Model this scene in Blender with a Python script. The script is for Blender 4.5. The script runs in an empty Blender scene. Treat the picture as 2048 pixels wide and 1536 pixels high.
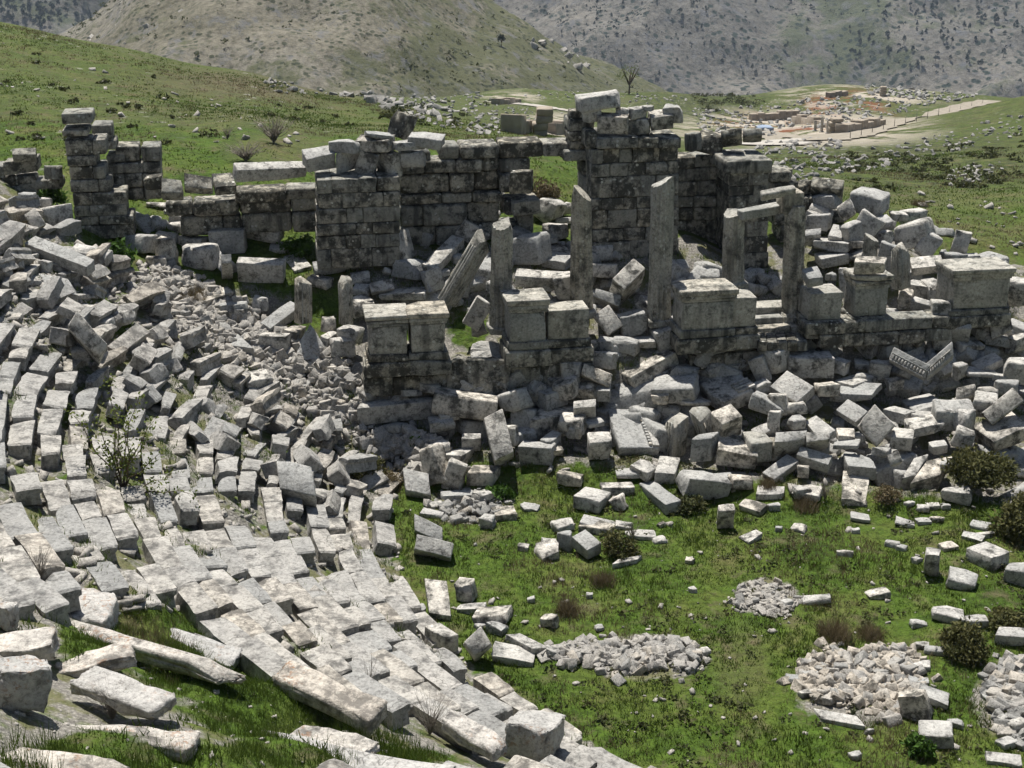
import bpy, math, random
import numpy as np
from mathutils import Vector, Matrix

# ------------------------------------------------------------------ camera, sky, sun, exposure
scene = bpy.context.scene
CAM_Z, PITCH, FPX = 18.0, math.radians(21.0), 2844.0
HAZE = 0.00012
cam_data = bpy.data.cameras.new("camera")
cam_data.sensor_width = 36.0
cam_data.lens = FPX / 2048 * 36.0
cam_data.clip_end = 8000
cam = bpy.data.objects.new("camera", cam_data)
scene.collection.objects.link(cam)
cam.location = (0, 0, CAM_Z)
cam.rotation_euler = (math.pi / 2 - PITCH, 0, 0)
scene.camera = cam

SUN_EL, SUN_AZ = math.radians(68), math.radians(-19)      # azimuth from +Y towards +X
world = bpy.data.worlds.new("World")
scene.world = world
world.use_nodes = True
wn = world.node_tree.nodes
bg = wn["Background"]
sky = wn.new("ShaderNodeTexSky")
sky.sky_type = 'NISHITA'
sky.sun_disc = False
sky.sun_elevation = SUN_EL
sky.sun_rotation = SUN_AZ
world.node_tree.links.new(sky.outputs[0], bg.inputs[0])
bg.inputs[1].default_value = 0.05
sun_data = bpy.data.lights.new("sun", 'SUN')
sun_data.energy = 5.0
sun_data.angle = math.radians(0.5)
sun_data.color = (1.0, 0.965, 0.9)
sun = bpy.data.objects.new("sun", sun_data)
scene.collection.objects.link(sun)
sd = Vector((math.sin(SUN_AZ) * math.cos(SUN_EL), math.cos(SUN_AZ) * math.cos(SUN_EL), math.sin(SUN_EL)))
sun.rotation_euler = sd.to_track_quat('Z', 'Y').to_euler()
scene.view_settings.view_transform = 'Standard'
scene.view_settings.look = 'None'
scene.view_settings.exposure = 0.62
scene.view_settings.gamma = 1.0
scene.view_settings.use_curve_mapping = False
scene.cycles.max_bounces = 5
scene.cycles.diffuse_bounces = 2
scene.cycles.volume_bounces = 0
scene.cycles.use_adaptive_sampling = True
scene.cycles.adaptive_threshold = 0.03

# ------------------------------------------------------------------ helpers
rng = np.random.default_rng(7)
random.seed(7)
COL = scene.collection
CP, SP = math.cos(PITCH), math.sin(PITCH)
FWD, UP, RIGHT = np.array([0, CP, -SP]), np.array([0, SP, CP]), np.array([1.0, 0, 0])
CAMP = np.array([0, 0, CAM_Z])

def ray(px, py):
    """direction through a photo pixel, scaled so that one unit is one metre of depth"""
    return FWD + (px - 1024) / FPX * RIGHT - (py - 768) / FPX * UP

def project(p):
    d = np.asarray(p, float) - CAMP
    zc = d @ FWD
    return 1024 + FPX * (d @ RIGHT) / zc, 768 - FPX * (d @ UP) / zc, zc

def mesh_obj(name, V, F, mat, loc=(0, 0, 0), parent=None, smooth=False):
    me = bpy.data.meshes.new(name)
    V = np.asarray(V, np.float32)
    F = np.asarray(F, np.int32)
    n = F.shape[1]
    me.vertices.add(len(V)); me.vertices.foreach_set("co", V.ravel())
    me.loops.add(F.size); me.loops.foreach_set("vertex_index", F.ravel())
    me.polygons.add(len(F))
    me.polygons.foreach_set("loop_start", np.arange(0, F.size, n, dtype=np.int32))
    me.polygons.foreach_set("loop_total", np.full(len(F), n, np.int32))
    if smooth:
        me.polygons.foreach_set("use_smooth", np.ones(len(F), bool))
    me.update(calc_edges=True)
    if mat: me.materials.append(mat)
    return link(name, me, loc, parent)

def link(name, me, loc=(0, 0, 0), parent=None):
    o = bpy.data.objects.new(name, me)
    COL.objects.link(o)
    if parent is not None:
        o.parent = parent
        pl = parent.matrix_world.translation if parent.parent is None else WORLD.get(parent.name, Vector((0, 0, 0)))
        base = WORLD.get(parent.name, Vector(parent.location))
        o.location = Vector(loc) - base
    else:
        o.location = Vector(loc)
    WORLD[o.name] = Vector(loc)
    return o
WORLD = {}

def thing(name, loc, label, cat, group=None):
    o = link(name, None, loc)
    o.empty_display_size = 0.2
    return tag(o, label, cat, group)

def tag(o, label=None, cat=None, group=None, kind=None):
    if label: o["label"] = label
    if cat: o["category"] = cat
    if group: o["group"] = group
    if cat and not kind: kind = "thing"
    if kind: o["kind"] = kind
    return o

def attr(o, name, vals, domain='POINT'):
    a = o.data.attributes.new(name, 'FLOAT', domain)
    a.data.foreach_set("value", np.asarray(vals, np.float32))

_ONES = "first second third fourth fifth sixth seventh eighth ninth tenth eleventh twelfth thirteenth fourteenth fifteenth sixteenth seventeenth eighteenth nineteenth".split()
_TENS = ["", "", "twent", "thirt", "fort", "fift", "sixt", "sevent", "eight", "ninet"]
def ordinal(n):
    if n >= 100: return "hundredth" if n == 100 else "hundred-and-" + ordinal(n - 100)
    if n < 20: return _ONES[n - 1]
    t, o = divmod(n, 10)
    return _TENS[t] + ("ieth" if o == 0 else "y-" + _ONES[o - 1])

# lattice templates of a box surface
def lattice(n):
    idx, pts = {}, []
    for i in range(n):
        for j in range(n):
            for k in range(n):
                if i in (0, n - 1) or j in (0, n - 1) or k in (0, n - 1):
                    idx[(i, j, k)] = len(pts); pts.append((i, j, k))
    Q = []
    m = n - 1
    for a in range(m):
        for b in range(m):
            for lo, flip in ((0, True), (m, False)):
                for ax in range(3):
                    def v(p, q):
                        c = [0, 0, 0]; c[ax] = lo; c[(ax + 1) % 3] = p; c[(ax + 2) % 3] = q
                        return idx[tuple(c)]
                    q = [v(a, b), v(a + 1, b), v(a + 1, b + 1), v(a, b + 1)]
                    Q.append(q[::-1] if flip else q)
    return np.array(pts), np.array(Q)
L5, L4, L3, L9 = lattice(5), lattice(4), lattice(3), lattice(9)

def wob(P, amp, freq, r):
    out = np.zeros_like(P)
    for _ in range(3):
        k = r.normal(size=(3, 3)) * freq
        ph = r.uniform(0, 6.28, 3)
        out += np.sin(P @ k + ph)
    return P + out * amp / 2

def block_verts(h, r, erode=0.04, chips=2, amp=0.015, lat=L5, cut=(0.78, 1.0)):
    """a weathered box of half sizes h: rounded edges, broken corners, uneven faces"""
    h = np.asarray(h, float)
    e = min(erode, 0.45 * h.min())
    idx = lat[0]; n = idx.max() + 1
    P = np.zeros((len(idx), 3))
    for ax in range(3):
        if n == 9: c = np.array([-h[ax], -(h[ax] - e), -(h[ax] - e) * .66, -(h[ax] - e) * .33, 0, (h[ax] - e) * .33, (h[ax] - e) * .66, h[ax] - e, h[ax]])
        elif n == 5: c = np.array([-h[ax], -(h[ax] - e), r.uniform(-.35, .35) * h[ax], h[ax] - e, h[ax]])
        elif n == 4: c = np.array([-h[ax], -(h[ax] - e), h[ax] - e, h[ax]])
        else: c = np.array([-h[ax], r.uniform(-.3, .3) * h[ax], h[ax]])
        P[:, ax] = c[idx[:, ax]]
    if n > 3:
        inner = np.clip(P, -(h - e), h - e)
        d = P - inner
        ln = np.linalg.norm(d, axis=1, keepdims=True)
        P = inner + d / np.maximum(ln, 1e-9) * np.minimum(ln, e)
    for _ in range(chips):
        s = r.choice([-1, 1], 3).astype(float)
        w = r.uniform(.15, 1, 3); w[r.integers(3)] *= r.choice([0.1, 1])
        nn = s * w / h; nn /= np.linalg.norm(nn)
        top = (np.abs(nn) * h).sum()
        dd = top * r.uniform(*cut)
        over = np.maximum(P @ nn - dd, 0)
        P = P - over[:, None] * nn
    P = wob(P, amp, 1.2 / max(h.mean(), .05), r)
    P += r.normal(size=P.shape) * amp * .35
    return P

# ------------------------------------------------------------------ ground heights (metres above the orchestra)
CX, CY, R0 = 12.7, 37.3, 16.2           # centre of the seating circle, radius of the lowest row
TREAD, RISE = 0.57, 0.333
SLOPE = RISE / TREAD
SU, SV = np.array([0.9863, 0.165]), np.array([-0.165, 0.9863])   # along the stage, and away from the viewer
SP0 = np.array([-3.4, 40.8])

def st_xy(s, t): return SP0[0] + s * SU[0] + t * SV[0], SP0[1] + s * SU[1] + t * SV[1]
def xy_st(x, y):
    dx, dy = x - SP0[0], y - SP0[1]
    return dx * SU[0] + dy * SU[1], dx * SV[0] + dy * SV[1]
TOE_S = np.array([-4, -1, 3, 7, 10, 16, 25.]); TOE_T = np.array([-2.0, -2.2, -2.6, -3.5, -4.8, -7.2, -9.])

cps = []
def cp_px(px, py, Y):
    d = ray(px, py); k = Y / d[1]; p = CAMP + d * k
    cps.append((p[0], p[1], p[2]))
for s in (-1, 3, 7, 11, 15, 20, 26):
    toe = np.interp(s, TOE_S, TOE_T)
    rear = np.interp(s, [0, 8, 14, 20, 26], [5.3, 5.2, 4.7, 3.6, 3.0])
    prof = [(toe, 0.1), (toe - 1.2, 0), (toe - 4, 0), (toe + .45, .85 if s < 8 else .5), (toe * .5, 1.45 if s < 8 else 1.6), (-.5, 1.9), (.1, 2.7), (1.5, 3.25), (3.4, 4.1), (5.4, min(5.0, rear + .4)), (9, rear)]
    for t, z in prof: cps.append((*st_xy(s, t), z))
for x, y in ((2, 34), (5, 31), (8, 28), (12, 30), (18, 30), (14, 34), (24, 30), (6, 36), (4, 26), (15, 24), (30, 28), (0, 36)):
    cps.append((x, y, 0))
for a in ((640, 640, 43), (600, 750, 41), (700, 850, 39.2), (500, 640, 43), (300, 560, 43.5), (130, 470, 46), (400, 500, 46), (560, 480, 47.5), (780, 960, 37.8), (-100, 470, 46), (-300, 450, 47),
          (1700, 480, 47.5), (1650, 400, 50), (1800, 440, 49.5), (1900, 520, 47.5), (1760, 400, 53), (2000, 480, 52),
          (0, 300, 55), (0, 60, 92), (-300, 150, 70), (-500, -50, 100), (150, 200, 66), (250, 120, 88), (300, 300, 54), (500, 150, 105), (500, 370, 50), (420, 210, 75), (700, 250, 72), (700, 190, 120), (850, 270, 62),
          (1100, 330, 54), (1100, 290, 66), (1000, 250, 110), (900, 225, 165), (1100, 232, 190), (1200, 181, 262), (1260, 182, 268), (1330, 184, 275), (1130, 178, 262), (1050, 176, 258), (600, 170, 160), (800, 195, 200),
          (1900, 420, 58), (1700, 395, 62), (2048, 470, 56), (2300, 400, 60), (1900, 372, 70), (1900, 330, 84), (1700, 340, 84), (2048, 300, 92), (1800, 290, 120), (2048, 195, 150), (2300, 170, 150), (1950, 218, 170), (1560, 300, 160), (1650, 268, 235), (1500, 230, 255), (1400, 250, 215), (1400, 192, 285), (1600, 175, 300), (1800, 178, 300), (1950, 190, 290), (1250, 250, 170), (1450, 330, 110)):
    cp_px(*a)
# beyond the brow the ground falls into the valley
for x, y, z in ((-150, 200, -30), (0, 340, -60), (100, 360, -62), (180, 340, -60), (-60, 300, -42), (260, 250, -45), (200, 150, -12), (-120, 120, -2), (-250, 200, -40), (0, 500, -110), (300, 500, -110), (-300, 450, -110), (150, 60, 6), (150, 0, 8), (60, 30, 6), (45, 20, 4), (60, -20, 14), (-60, 60, 8), (-60, 30, 14), (-80, -20, 18)):
    cps.append((x, y, z))
CPS = np.array(cps)
def _phi(d): return d
_n = len(CPS)
_D = np.linalg.norm(CPS[:, None, :2] - CPS[None, :, :2], axis=2)
_A = np.zeros((_n + 3, _n + 3))
_A[:_n, :_n] = _phi(_D) - np.eye(_n) * 0.35
_A[:_n, _n] = 1; _A[:_n, _n + 1:] = CPS[:, :2] / 100
_A[_n:, :_n] = _A[:_n, _n:].T
_W = np.linalg.solve(_A, np.concatenate([CPS[:, 2], np.zeros(3)]))

def sstep(a, b, x):
    t = np.clip((x - a) / (b - a), 0, 1)
    return t * t * (3 - 2 * t)

def phi_r(x, y):
    dx, dy = x - CX, y - CY
    return np.degrees(np.arctan2(dy, dx)) % 360, np.hypot(dx, dy)
def phi_end(r): return 176.5 - np.clip(r - 16, 0, 30) * 0.75

def soil(x, y):
    """patches where earth has gathered on the treads, 0..1"""
    n = np.sin(1.25 * x + 1.4 * np.sin(1.5 * y + .7)) + np.sin(1.6 * y + 1.2 * np.sin(1.1 * x + 2.)) + .6 * np.sin(2.9 * x + 2.3 * y + 1.1 * np.sin(1.9 * x - 2.2 * y))
    return np.clip(n * .55 + .05, 0, 1)

def H(x, y, bumps=True):
    x = np.asarray(x, float); y = np.asarray(y, float)
    shp = x.shape; xf, yf = x.ravel(), y.ravel()
    out = np.empty(len(xf))
    for i in range(0, len(xf), 20000):
        X, Y = xf[i:i + 20000], yf[i:i + 20000]
        d = np.hypot(X[:, None] - CPS[None, :, 0], Y[:, None] - CPS[None, :, 1])
        base = _phi(d) @ _W[:_n] + _W[_n] + X / 100 * _W[_n + 1] + Y / 100 * _W[_n + 2]
        ph, r = phi_r(X, Y)
        s, t = xy_st(X, Y)
        toe = np.interp(s, TOE_S, TOE_T)
        orch = sstep(-.2, -1.2, t - toe) * sstep(R0 + 1.5, R0, r)
        base = base * (1 - orch)
        cone = np.clip(SLOPE * (np.minimum(r, 46) - R0) - 0.27 + .36 * soil(X, Y), 0.0, None)
        pe = phi_end(r)
        wc = sstep(pe - 9, pe + 1, ph) * sstep(318, 300, ph) * sstep(R0 - .6, R0 + .1, r)
        z = base * (1 - wc) + cone * wc
        if bumps:
            far = np.clip(np.hypot(X, Y) / 50, .6, 6)
            z = z + far * .05 * (np.sin(X * 1.3 / far + 1.7 * np.sin(Y * .9 / far)) + np.sin(Y * 1.9 / far + X * .6 / far + 2) * .7)
            z = z + .025 * np.sin(X * 4.1 + 2 * np.sin(Y * 2.3)) * np.sin(Y * 3.7)
        out[i:i + 20000] = z
    return out.reshape(shp)

def axis(lo, f0, f1, hi, step, grow):
    a = list(np.arange(f0, f1 + 1e-6, step))
    s = step
    while a[-1] < hi: s *= grow; a.append(a[-1] + s)
    s = step; b = [a[0]]
    while b[-1] > lo: s *= grow; b.append(b[-1] - s)
    return np.array(b[:0:-1] + a)
gx = axis(-420, -22, 24, 420, .26, 1.07); gy = axis(-60, 11, 56, 640, .26, 1.045)
GX, GY = np.meshgrid(gx, gy)
GS = H(GX, GY)                     # upper surface of the heaps and slopes
def sink(x, y):
    """how far the soil lies below the blocks of the heaps"""
    s, t = xy_st(x, y); toe = np.interp(s, TOE_S, TOE_T)
    w = .8 * sstep(.3, 1.5, t - toe) * sstep(.2, -.6, t) * sstep(-1.5, 0, s)
    w = np.maximum(w, .55 * sstep(.6, 1.6, t) * sstep(4.6, 3.4, t) * sstep(-6, -3, s))
    w = np.maximum(w, .55 * sstep(10.5, 12.5, s) * sstep(.8, 2, t) * sstep(8.5, 6.5, t))
    return w
GM = GS - sink(GX, GY)             # the soil itself
def interp(G, x, y):
    i = np.clip(np.searchsorted(gx, x) - 1, 0, len(gx) - 2); j = np.clip(np.searchsorted(gy, y) - 1, 0, len(gy) - 2)
    u = (x - gx[i]) / (gx[i + 1] - gx[i]); v = (y - gy[j]) / (gy[j + 1] - gy[j])
    return (G[j, i] * (1 - u) + G[j, i + 1] * u) * (1 - v) + (G[j + 1, i] * (1 - u) + G[j + 1, i + 1] * u) * v
_K = np.concatenate([np.arange(10, 70, .15), np.arange(70, 420, 1.0)])
def hit(px, py, soil=False, lift=0.):
    """where the sight line through a photo pixel meets the ground"""
    d = ray(px, py)
    P = CAMP + _K[:, None] * d
    g = P[:, 2] - lift - interp(GM if soil else GS, P[:, 0], P[:, 1])
    i = np.argmax(g < 0)
    if g[i] >= 0: i = len(_K) - 1
    if i == 0: k = _K[0]
    else:
        k = _K[i - 1] + (_K[i] - _K[i - 1]) * g[i - 1] / max(g[i - 1] - g[i], 1e-6)
    return CAMP + k * d
def plane_hit(px, py, t):
    d = ray(px, py)
    n = SV
    k = (np.dot(SP0 + t * SV, n)) / (d[:2] @ n)
    return CAMP + k * d

# ------------------------------------------------------------------ materials
def newmat(name):
    m = bpy.data.materials.new(name); m.use_nodes = True
    nt = m.node_tree
    b = nt.nodes["Principled BSDF"]
    b.inputs["Roughness"].default_value = .92
    b.inputs["Specular IOR Level"].default_value = .15
    return m, nt, b
def N(nt, typ, **kw):
    n = nt.nodes.new(typ)
    for k, v in kw.items():
        if hasattr(n, k): setattr(n, k, v)
        else: n.inputs[k.replace("_", " ")].default_value = v
    return n
def ramp(nt, fac, stops):
    n = nt.nodes.new("ShaderNodeValToRGB")
    el = n.color_ramp.elements
    while len(el) > 1: el.remove(el[-1])
    el[0].position = stops[0][0]; el[0].color = (*stops[0][1], 1) if len(stops[0][1]) == 3 else stops[0][1]
    for p, c in stops[1:]:
        e = el.new(p); e.color = (*c, 1)
    nt.links.new(fac, n.inputs[0])
    return n.outputs[0]
def gr(v): return (v, v, v)
def mix(nt, fac, a, b, blend='MIX'):
    n = nt.nodes.new("ShaderNodeMix"); n.data_type = 'RGBA'; n.blend_type = blend
    for i, x in ((0, fac), (6, a), (7, b)):
        if hasattr(x, "is_linked") or hasattr(x, "links"): nt.links.new(x, n.inputs[i])
        elif i == 0: n.inputs[0].default_value = x
        else: n.inputs[i].default_value = (*x, 1)
    return n.outputs[2]
def math_n(nt, op, a, b=None):
    n = nt.nodes.new("ShaderNodeMath"); n.operation = op
    for i, x in ((0, a), (1, b)):
        if x is None: continue
        if hasattr(x, "links"): nt.links.new(x, n.inputs[i])
        else: n.inputs[i].default_value = x
    return n.outputs[0]

def stone_mat(name, light, mid, dark, dark_lo, dark_hi, spots=.5, orange=0., vary=.25, bump=.5, scale=1., streak=.22):
    m, nt, b = newmat(name)
    tc = nt.nodes.new("ShaderNodeTexCoord"); oi = nt.nodes.new("ShaderNodeObjectInfo")
    sc = nt.nodes.new("ShaderNodeVectorMath"); sc.operation = 'SCALE'
    nt.links.new(oi.outputs["Location"], sc.inputs[0]); sc.inputs["Scale"].default_value = 1.37
    ad = nt.nodes.new("ShaderNodeVectorMath"); ad.operation = 'ADD'
    nt.links.new(tc.outputs["Object"], ad.inputs[0]); nt.links.new(sc.outputs[0], ad.inputs[1])
    co = ad.outputs[0]
    def noise(s, det=5, rough=.6):
        n = nt.nodes.new("ShaderNodeTexNoise"); nt.links.new(co, n.inputs["Vector"])
        n.inputs["Scale"].default_value = s * scale; n.inputs["Detail"].default_value = det; n.inputs["Roughness"].default_value = rough
        return n.outputs["Fac"]
    c = mix(nt, ramp(nt, noise(1.6), [(.35, gr(0)), (.65, gr(1))]), mid, light)
    fine = ramp(nt, noise(13, 3, .75), [(.3, gr(.5)), (.48, gr(.95)), (.70, gr(1.22))])
    c = mix(nt, 1.0, c, fine, 'MULTIPLY')
    # black and grey crusts of lichen, each with a shape of its own
    lic = math_n(nt, 'ADD', noise(2.6, 5, .7), math_n(nt, 'MULTIPLY', math_n(nt, 'SUBTRACT', oi.outputs["Random"], .5), .16))
    c = mix(nt, ramp(nt, lic, [(dark_lo, gr(0)), (dark_hi, gr(.92))]), c, dark)
    crk = ramp(nt, noise(1.15, 3, .5), [(.488, gr(0)), (.498, gr(.75)), (.508, gr(0))])
    c = mix(nt, math_n(nt, 'MULTIPLY', crk, ramp(nt, noise(.7, 2), [(.5, gr(0)), (.56, gr(1))])), c, (.07, .066, .06))
    if spots > 0:
        v = nt.nodes.new("ShaderNodeTexVoronoi"); v.feature = 'F1'; nt.links.new(co, v.inputs["Vector"]); v.inputs["Scale"].default_value = 4.5 * scale
        sp = math_n(nt, 'ADD', v.outputs["Distance"], math_n(nt, 'MULTIPLY', noise(22, 1), .25))
        keep = ramp(nt, noise(1.9, 3), [(.46, gr(0)), (.56, gr(spots))])
        c = mix(nt, math_n(nt, 'MULTIPLY', ramp(nt, sp, [(.30, gr(1)), (.36, gr(0))]), keep), c, (.50, .50, .46))
        g = ramp(nt, noise(5.5, 4, .75), [(.56, gr(0)), (.66, gr(.55 * spots))])
        c = mix(nt, g, c, (.40, .41, .38))
    if orange > 0:
        o = math_n(nt, 'MULTIPLY', ramp(nt, noise(9, 3, .75), [(.54, gr(0)), (.62, gr(1))]), ramp(nt, noise(1.1, 3), [(.50, gr(0)), (.62, gr(orange))]))
        c = mix(nt, math_n(nt, 'MULTIPLY', o, .75), c, (.26, .13, .06))
    # dark runs where water has trickled down
    mp = nt.nodes.new("ShaderNodeMapping"); mp.inputs["Scale"].default_value = (3.2, 3.2, .5); nt.links.new(co, mp.inputs["Vector"])
    st = nt.nodes.new("ShaderNodeTexNoise"); nt.links.new(mp.outputs[0], st.inputs["Vector"]); st.inputs["Scale"].default_value = 1.; st.inputs["Detail"].default_value = 3
    c = mix(nt, ramp(nt, st.outputs["Fac"], [(.54, gr(0)), (.68, gr(streak))]), c, dark)
    # every stone has its own cast, from cool grey to tan
    c = mix(nt, 1., c, ramp(nt, oi.outputs["Random"], [(0, (.93, .96, .99)), (.4, (1., 1., 1.)), (.8, (1.01, .99, .96)), (1., (1.03, .97, .89))]), 'MULTIPLY')
    val = nt.nodes.new("ShaderNodeHueSaturation"); nt.links.new(c, val.inputs["Color"])
    nt.links.new(math_n(nt, 'ADD', math_n(nt, 'MULTIPLY', oi.outputs["Random"], vary), 1 - vary * .6), val.inputs["Value"])
    nt.links.new(val.outputs[0], b.inputs["Base Color"])
    bp = nt.nodes.new("ShaderNodeBump"); bp.inputs["Strength"].default_value = bump; bp.inputs["Distance"].default_value = .05
    hsum = noise(6.5, 5, .72)
    nt.links.new(hsum, bp.inputs["Height"]); nt.links.new(bp.outputs[0], b.inputs["Normal"])
    return m

M = {}
M['seat'] = stone_mat("seat_limestone", (.430, .412, .380), (.310, .299, .278), (.105, .102, .097), .49, .65, .35, .06, .42, .9)
M['block'] = stone_mat("fallen_limestone", (.540, .520, .480), (.385, .373, .348), (.055, .055, .052), .51, .66, .5, .06, .45, .9)
M['wall'] = stone_mat("wall_limestone", (0.386, 0.364, 0.306), (0.257, 0.246, 0.215), (.035, .036, .033), .45, .58, 1., .08, .40, .7, streak=.8)
M['arch'] = stone_mat("carved_limestone", (0.437, 0.417, 0.368), (0.308, 0.298, 0.263), (.060, .061, .056), .52, .68, .8, .06, .25, .6, streak=.55)
M['rubble'] = stone_mat("rubble_limestone", (.400, .377, .340), (.311, .296, .274), (.126, .122, .115), .56, .72, .2, .05, .4, .7, 1.6)
M['fore'] = stone_mat("rough_limestone", (.52, .49, .45), (.41, .39, .36), (.14, .134, .126), .52, .66, .3, .9, .18, 1.)

def ground_mat():
    m, nt, b = newmat("ground_turf")
    geo = nt.nodes.new("ShaderNodeNewGeometry"); co = geo.outputs["Position"]
    def noise(s, det=4, rough=.62):
        n = nt.nodes.new("ShaderNodeTexNoise"); nt.links.new(co, n.inputs["Vector"])
        n.inputs["Scale"].default_value = s; n.inputs["Detail"].default_value = det; n.inputs["Roughness"].default_value = rough
        return n.outputs["Fac"]
    def at(nm):
        a = nt.nodes.new("ShaderNodeAttribute"); a.attribute_name = nm; return a.outputs["Fac"]
    g = ramp(nt, noise(.42, 5, .68), [(.32, (.034, .058, .009)), (.44, (.056, .096, .012)), (.58, (.078, .105, .020)), (.72, (.115, .105, .045))])
    g2 = ramp(nt, noise(5, 4, .75), [(.35, gr(.45)), (.5, gr(.95)), (.68, gr(1.35))])
    g = mix(nt, 1.0, g, g2, 'MULTIPLY')
    dry = math_n(nt, 'ADD', ramp(nt, noise(.9, 7, .7), [(.54, gr(0)), (.66, gr(.75))]), at("dry"))
    g = mix(nt, math_n(nt, 'MINIMUM', dry, 1.), g, mix(nt, noise(6), (.075, .065, .034), (.15, .125, .075)))
    scr = math_n(nt, 'MULTIPLY', ramp(nt, noise(1.1, 7, .72), [(.46, gr(0)), (.56, gr(1))]), at("scrub"))
    g = mix(nt, scr, g, mix(nt, noise(4), (.022, .034, .012), (.048, .052, .024)))
    # gravel and bare earth
    v = nt.nodes.new("ShaderNodeTexVoronoi"); nt.links.new(co, v.inputs["Vector"]); v.inputs["Scale"].default_value = 15
    gc = mix(nt, noise(2.2), (.25, .23, .20), (.37, .35, .31))
    gc = mix(nt, 1., gc, ramp(nt, v.outputs["Distance"], [(.1, gr(1.05)), (.6, gr(.55))]), 'MULTIPLY')
    gc = mix(nt, ramp(nt, noise(1.3, 5), [(.50, gr(0)), (.58, gr(.9))]), gc, mix(nt, noise(8), (.07, .095, .022), (.17, .145, .085)))
    gm = math_n(nt, 'ADD', at("gravel"), math_n(nt, 'MULTIPLY', math_n(nt, 'SUBTRACT', noise(1.7, 6), .5), 1.2))
    c = mix(nt, ramp(nt, gm, [(.42, gr(0)), (.62, gr(1))]), g, gc)
    red = math_n(nt, 'MULTIPLY', ramp(nt, noise(.14, 6, .7), [(.47, gr(0)), (.54, gr(1))]), at("red"))
    c = mix(nt, red, c, mix(nt, noise(.8), (.13, .042, .022), (.19, .075, .04)))
    wh = math_n(nt, 'MULTIPLY', ramp(nt, noise(.12, 7, .72), [(.46, gr(0)), (.53, gr(1))]), at("bare"))
    c = mix(nt, wh, c, mix(nt, noise(.9), (.30, .25, .19), (.44, .40, .34)))
    # scattered white stones of the far turf, too far to tell apart
    v2 = nt.nodes.new("ShaderNodeTexVoronoi"); nt.links.new(co, v2.inputs["Vector"]); v2.inputs["Scale"].default_value = .9
    fs = math_n(nt, 'MULTIPLY', ramp(nt, math_n(nt, 'ADD', v2.outputs["Distance"], math_n(nt, 'MULTIPLY', noise(1.7), .3)), [(.30, gr(1)), (.36, gr(0))]), math_n(nt, 'MULTIPLY', at("stony"), ramp(nt, noise(.10, 4), [(.50, gr(0)), (.58, gr(1))])))
    c = mix(nt, fs, c, (.36, .345, .31))
    nt.links.new(c, b.inputs["Base Color"])
    bp = nt.nodes.new("ShaderNodeBump"); bp.inputs["Strength"].default_value = .9; bp.inputs["Distance"].default_value = .12
    nt.links.new(math_n(nt, 'ADD', noise(6, 4, .7), math_n(nt, 'MULTIPLY', noise(1.2, 2), 1.)), bp.inputs["Height"])
    nt.links.new(bp.outputs[0], b.inputs["Normal"])
    return m
M['ground'] = ground_mat()

def hill_mat(name, s, cols, shrub, shrub_scale, shrub_amt, rock, green=None):
    m, nt, b = newmat(name)
    geo = nt.nodes.new("ShaderNodeNewGeometry"); co = geo.outputs["Position"]
    def noise(sc, det=7, rough=.65):
        n = nt.nodes.new("ShaderNodeTexNoise"); nt.links.new(co, n.inputs["Vector"])
        n.inputs["Scale"].default_value = sc; n.inputs["Detail"].default_value = det; n.inputs["Roughness"].default_value = rough
        return n.outputs["Fac"]
    at = nt.nodes.new("ShaderNodeAttribute"); at.attribute_name = "green"
    c = ramp(nt, noise(s), cols)
    c = mix(nt, 1., c, ramp(nt, noise(s * 22, 5, .75), [(.3, gr(.45)), (.5, gr(1)), (.7, gr(1.45))]), 'MULTIPLY')
    if green:
        gm = math_n(nt, 'ADD', at.outputs["Fac"], math_n(nt, 'MULTIPLY', math_n(nt, 'SUBTRACT', noise(s * 4, 7, .7), .5), 2.4))
        c = mix(nt, ramp(nt, gm, [(.38, gr(0)), (.66, gr(.9))]), c, mix(nt, noise(s * 9), green[0], green[1]))
    c = mix(nt, ramp(nt, noise(s * 7, 6, .75), [(.54, gr(0)), (.64, gr(.85))]), c, rock)
    v = nt.nodes.new("ShaderNodeTexVoronoi"); nt.links.new(co, v.inputs["Vector"]); v.inputs["Scale"].default_value = shrub_scale
    dd = math_n(nt, 'ADD', v.outputs["Distance"], math_n(nt, 'MULTIPLY', noise(shrub_scale * 4, 4), .3))
    keep = ramp(nt, noise(shrub_scale * .22, 4), [(.42, gr(0)), (.55, gr(shrub_amt))])
    c = mix(nt, math_n(nt, 'MULTIPLY', ramp(nt, dd, [(.44, gr(1)), (.56, gr(0))]), keep), c, shrub)
    nt.links.new(c, b.inputs["Base Color"])
    bp = nt.nodes.new("ShaderNodeBump"); bp.inputs["Strength"].default_value = .8; bp.inputs["Distance"].default_value = 1.2 / shrub_scale * .4
    nt.links.new(noise(s * 16, 7, .7), bp.inputs["Height"]); nt.links.new(bp.outputs[0], b.inputs["Normal"])
    return m
M['hill'] = hill_mat("stony_hill", .028, [(.3, (.10, .094, .062)), (.5, (.165, .15, .115)), (.7, (.21, .195, .165))], (.035, .042, .024), .6, .9, (.13, .13, .13), ((.052, .062, .026), (.105, .105, .055)))
M['mountain'] = hill_mat("scrub_mountain", .009, [(.3, (.085, .080, .070)), (.5, (.140, .130, .112)), (.7, (.170, .155, .13))], (.022, .032, .025), .16, 1., (.11, .112, .118), ((.045, .06, .03), (.085, .092, .05)))

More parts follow.
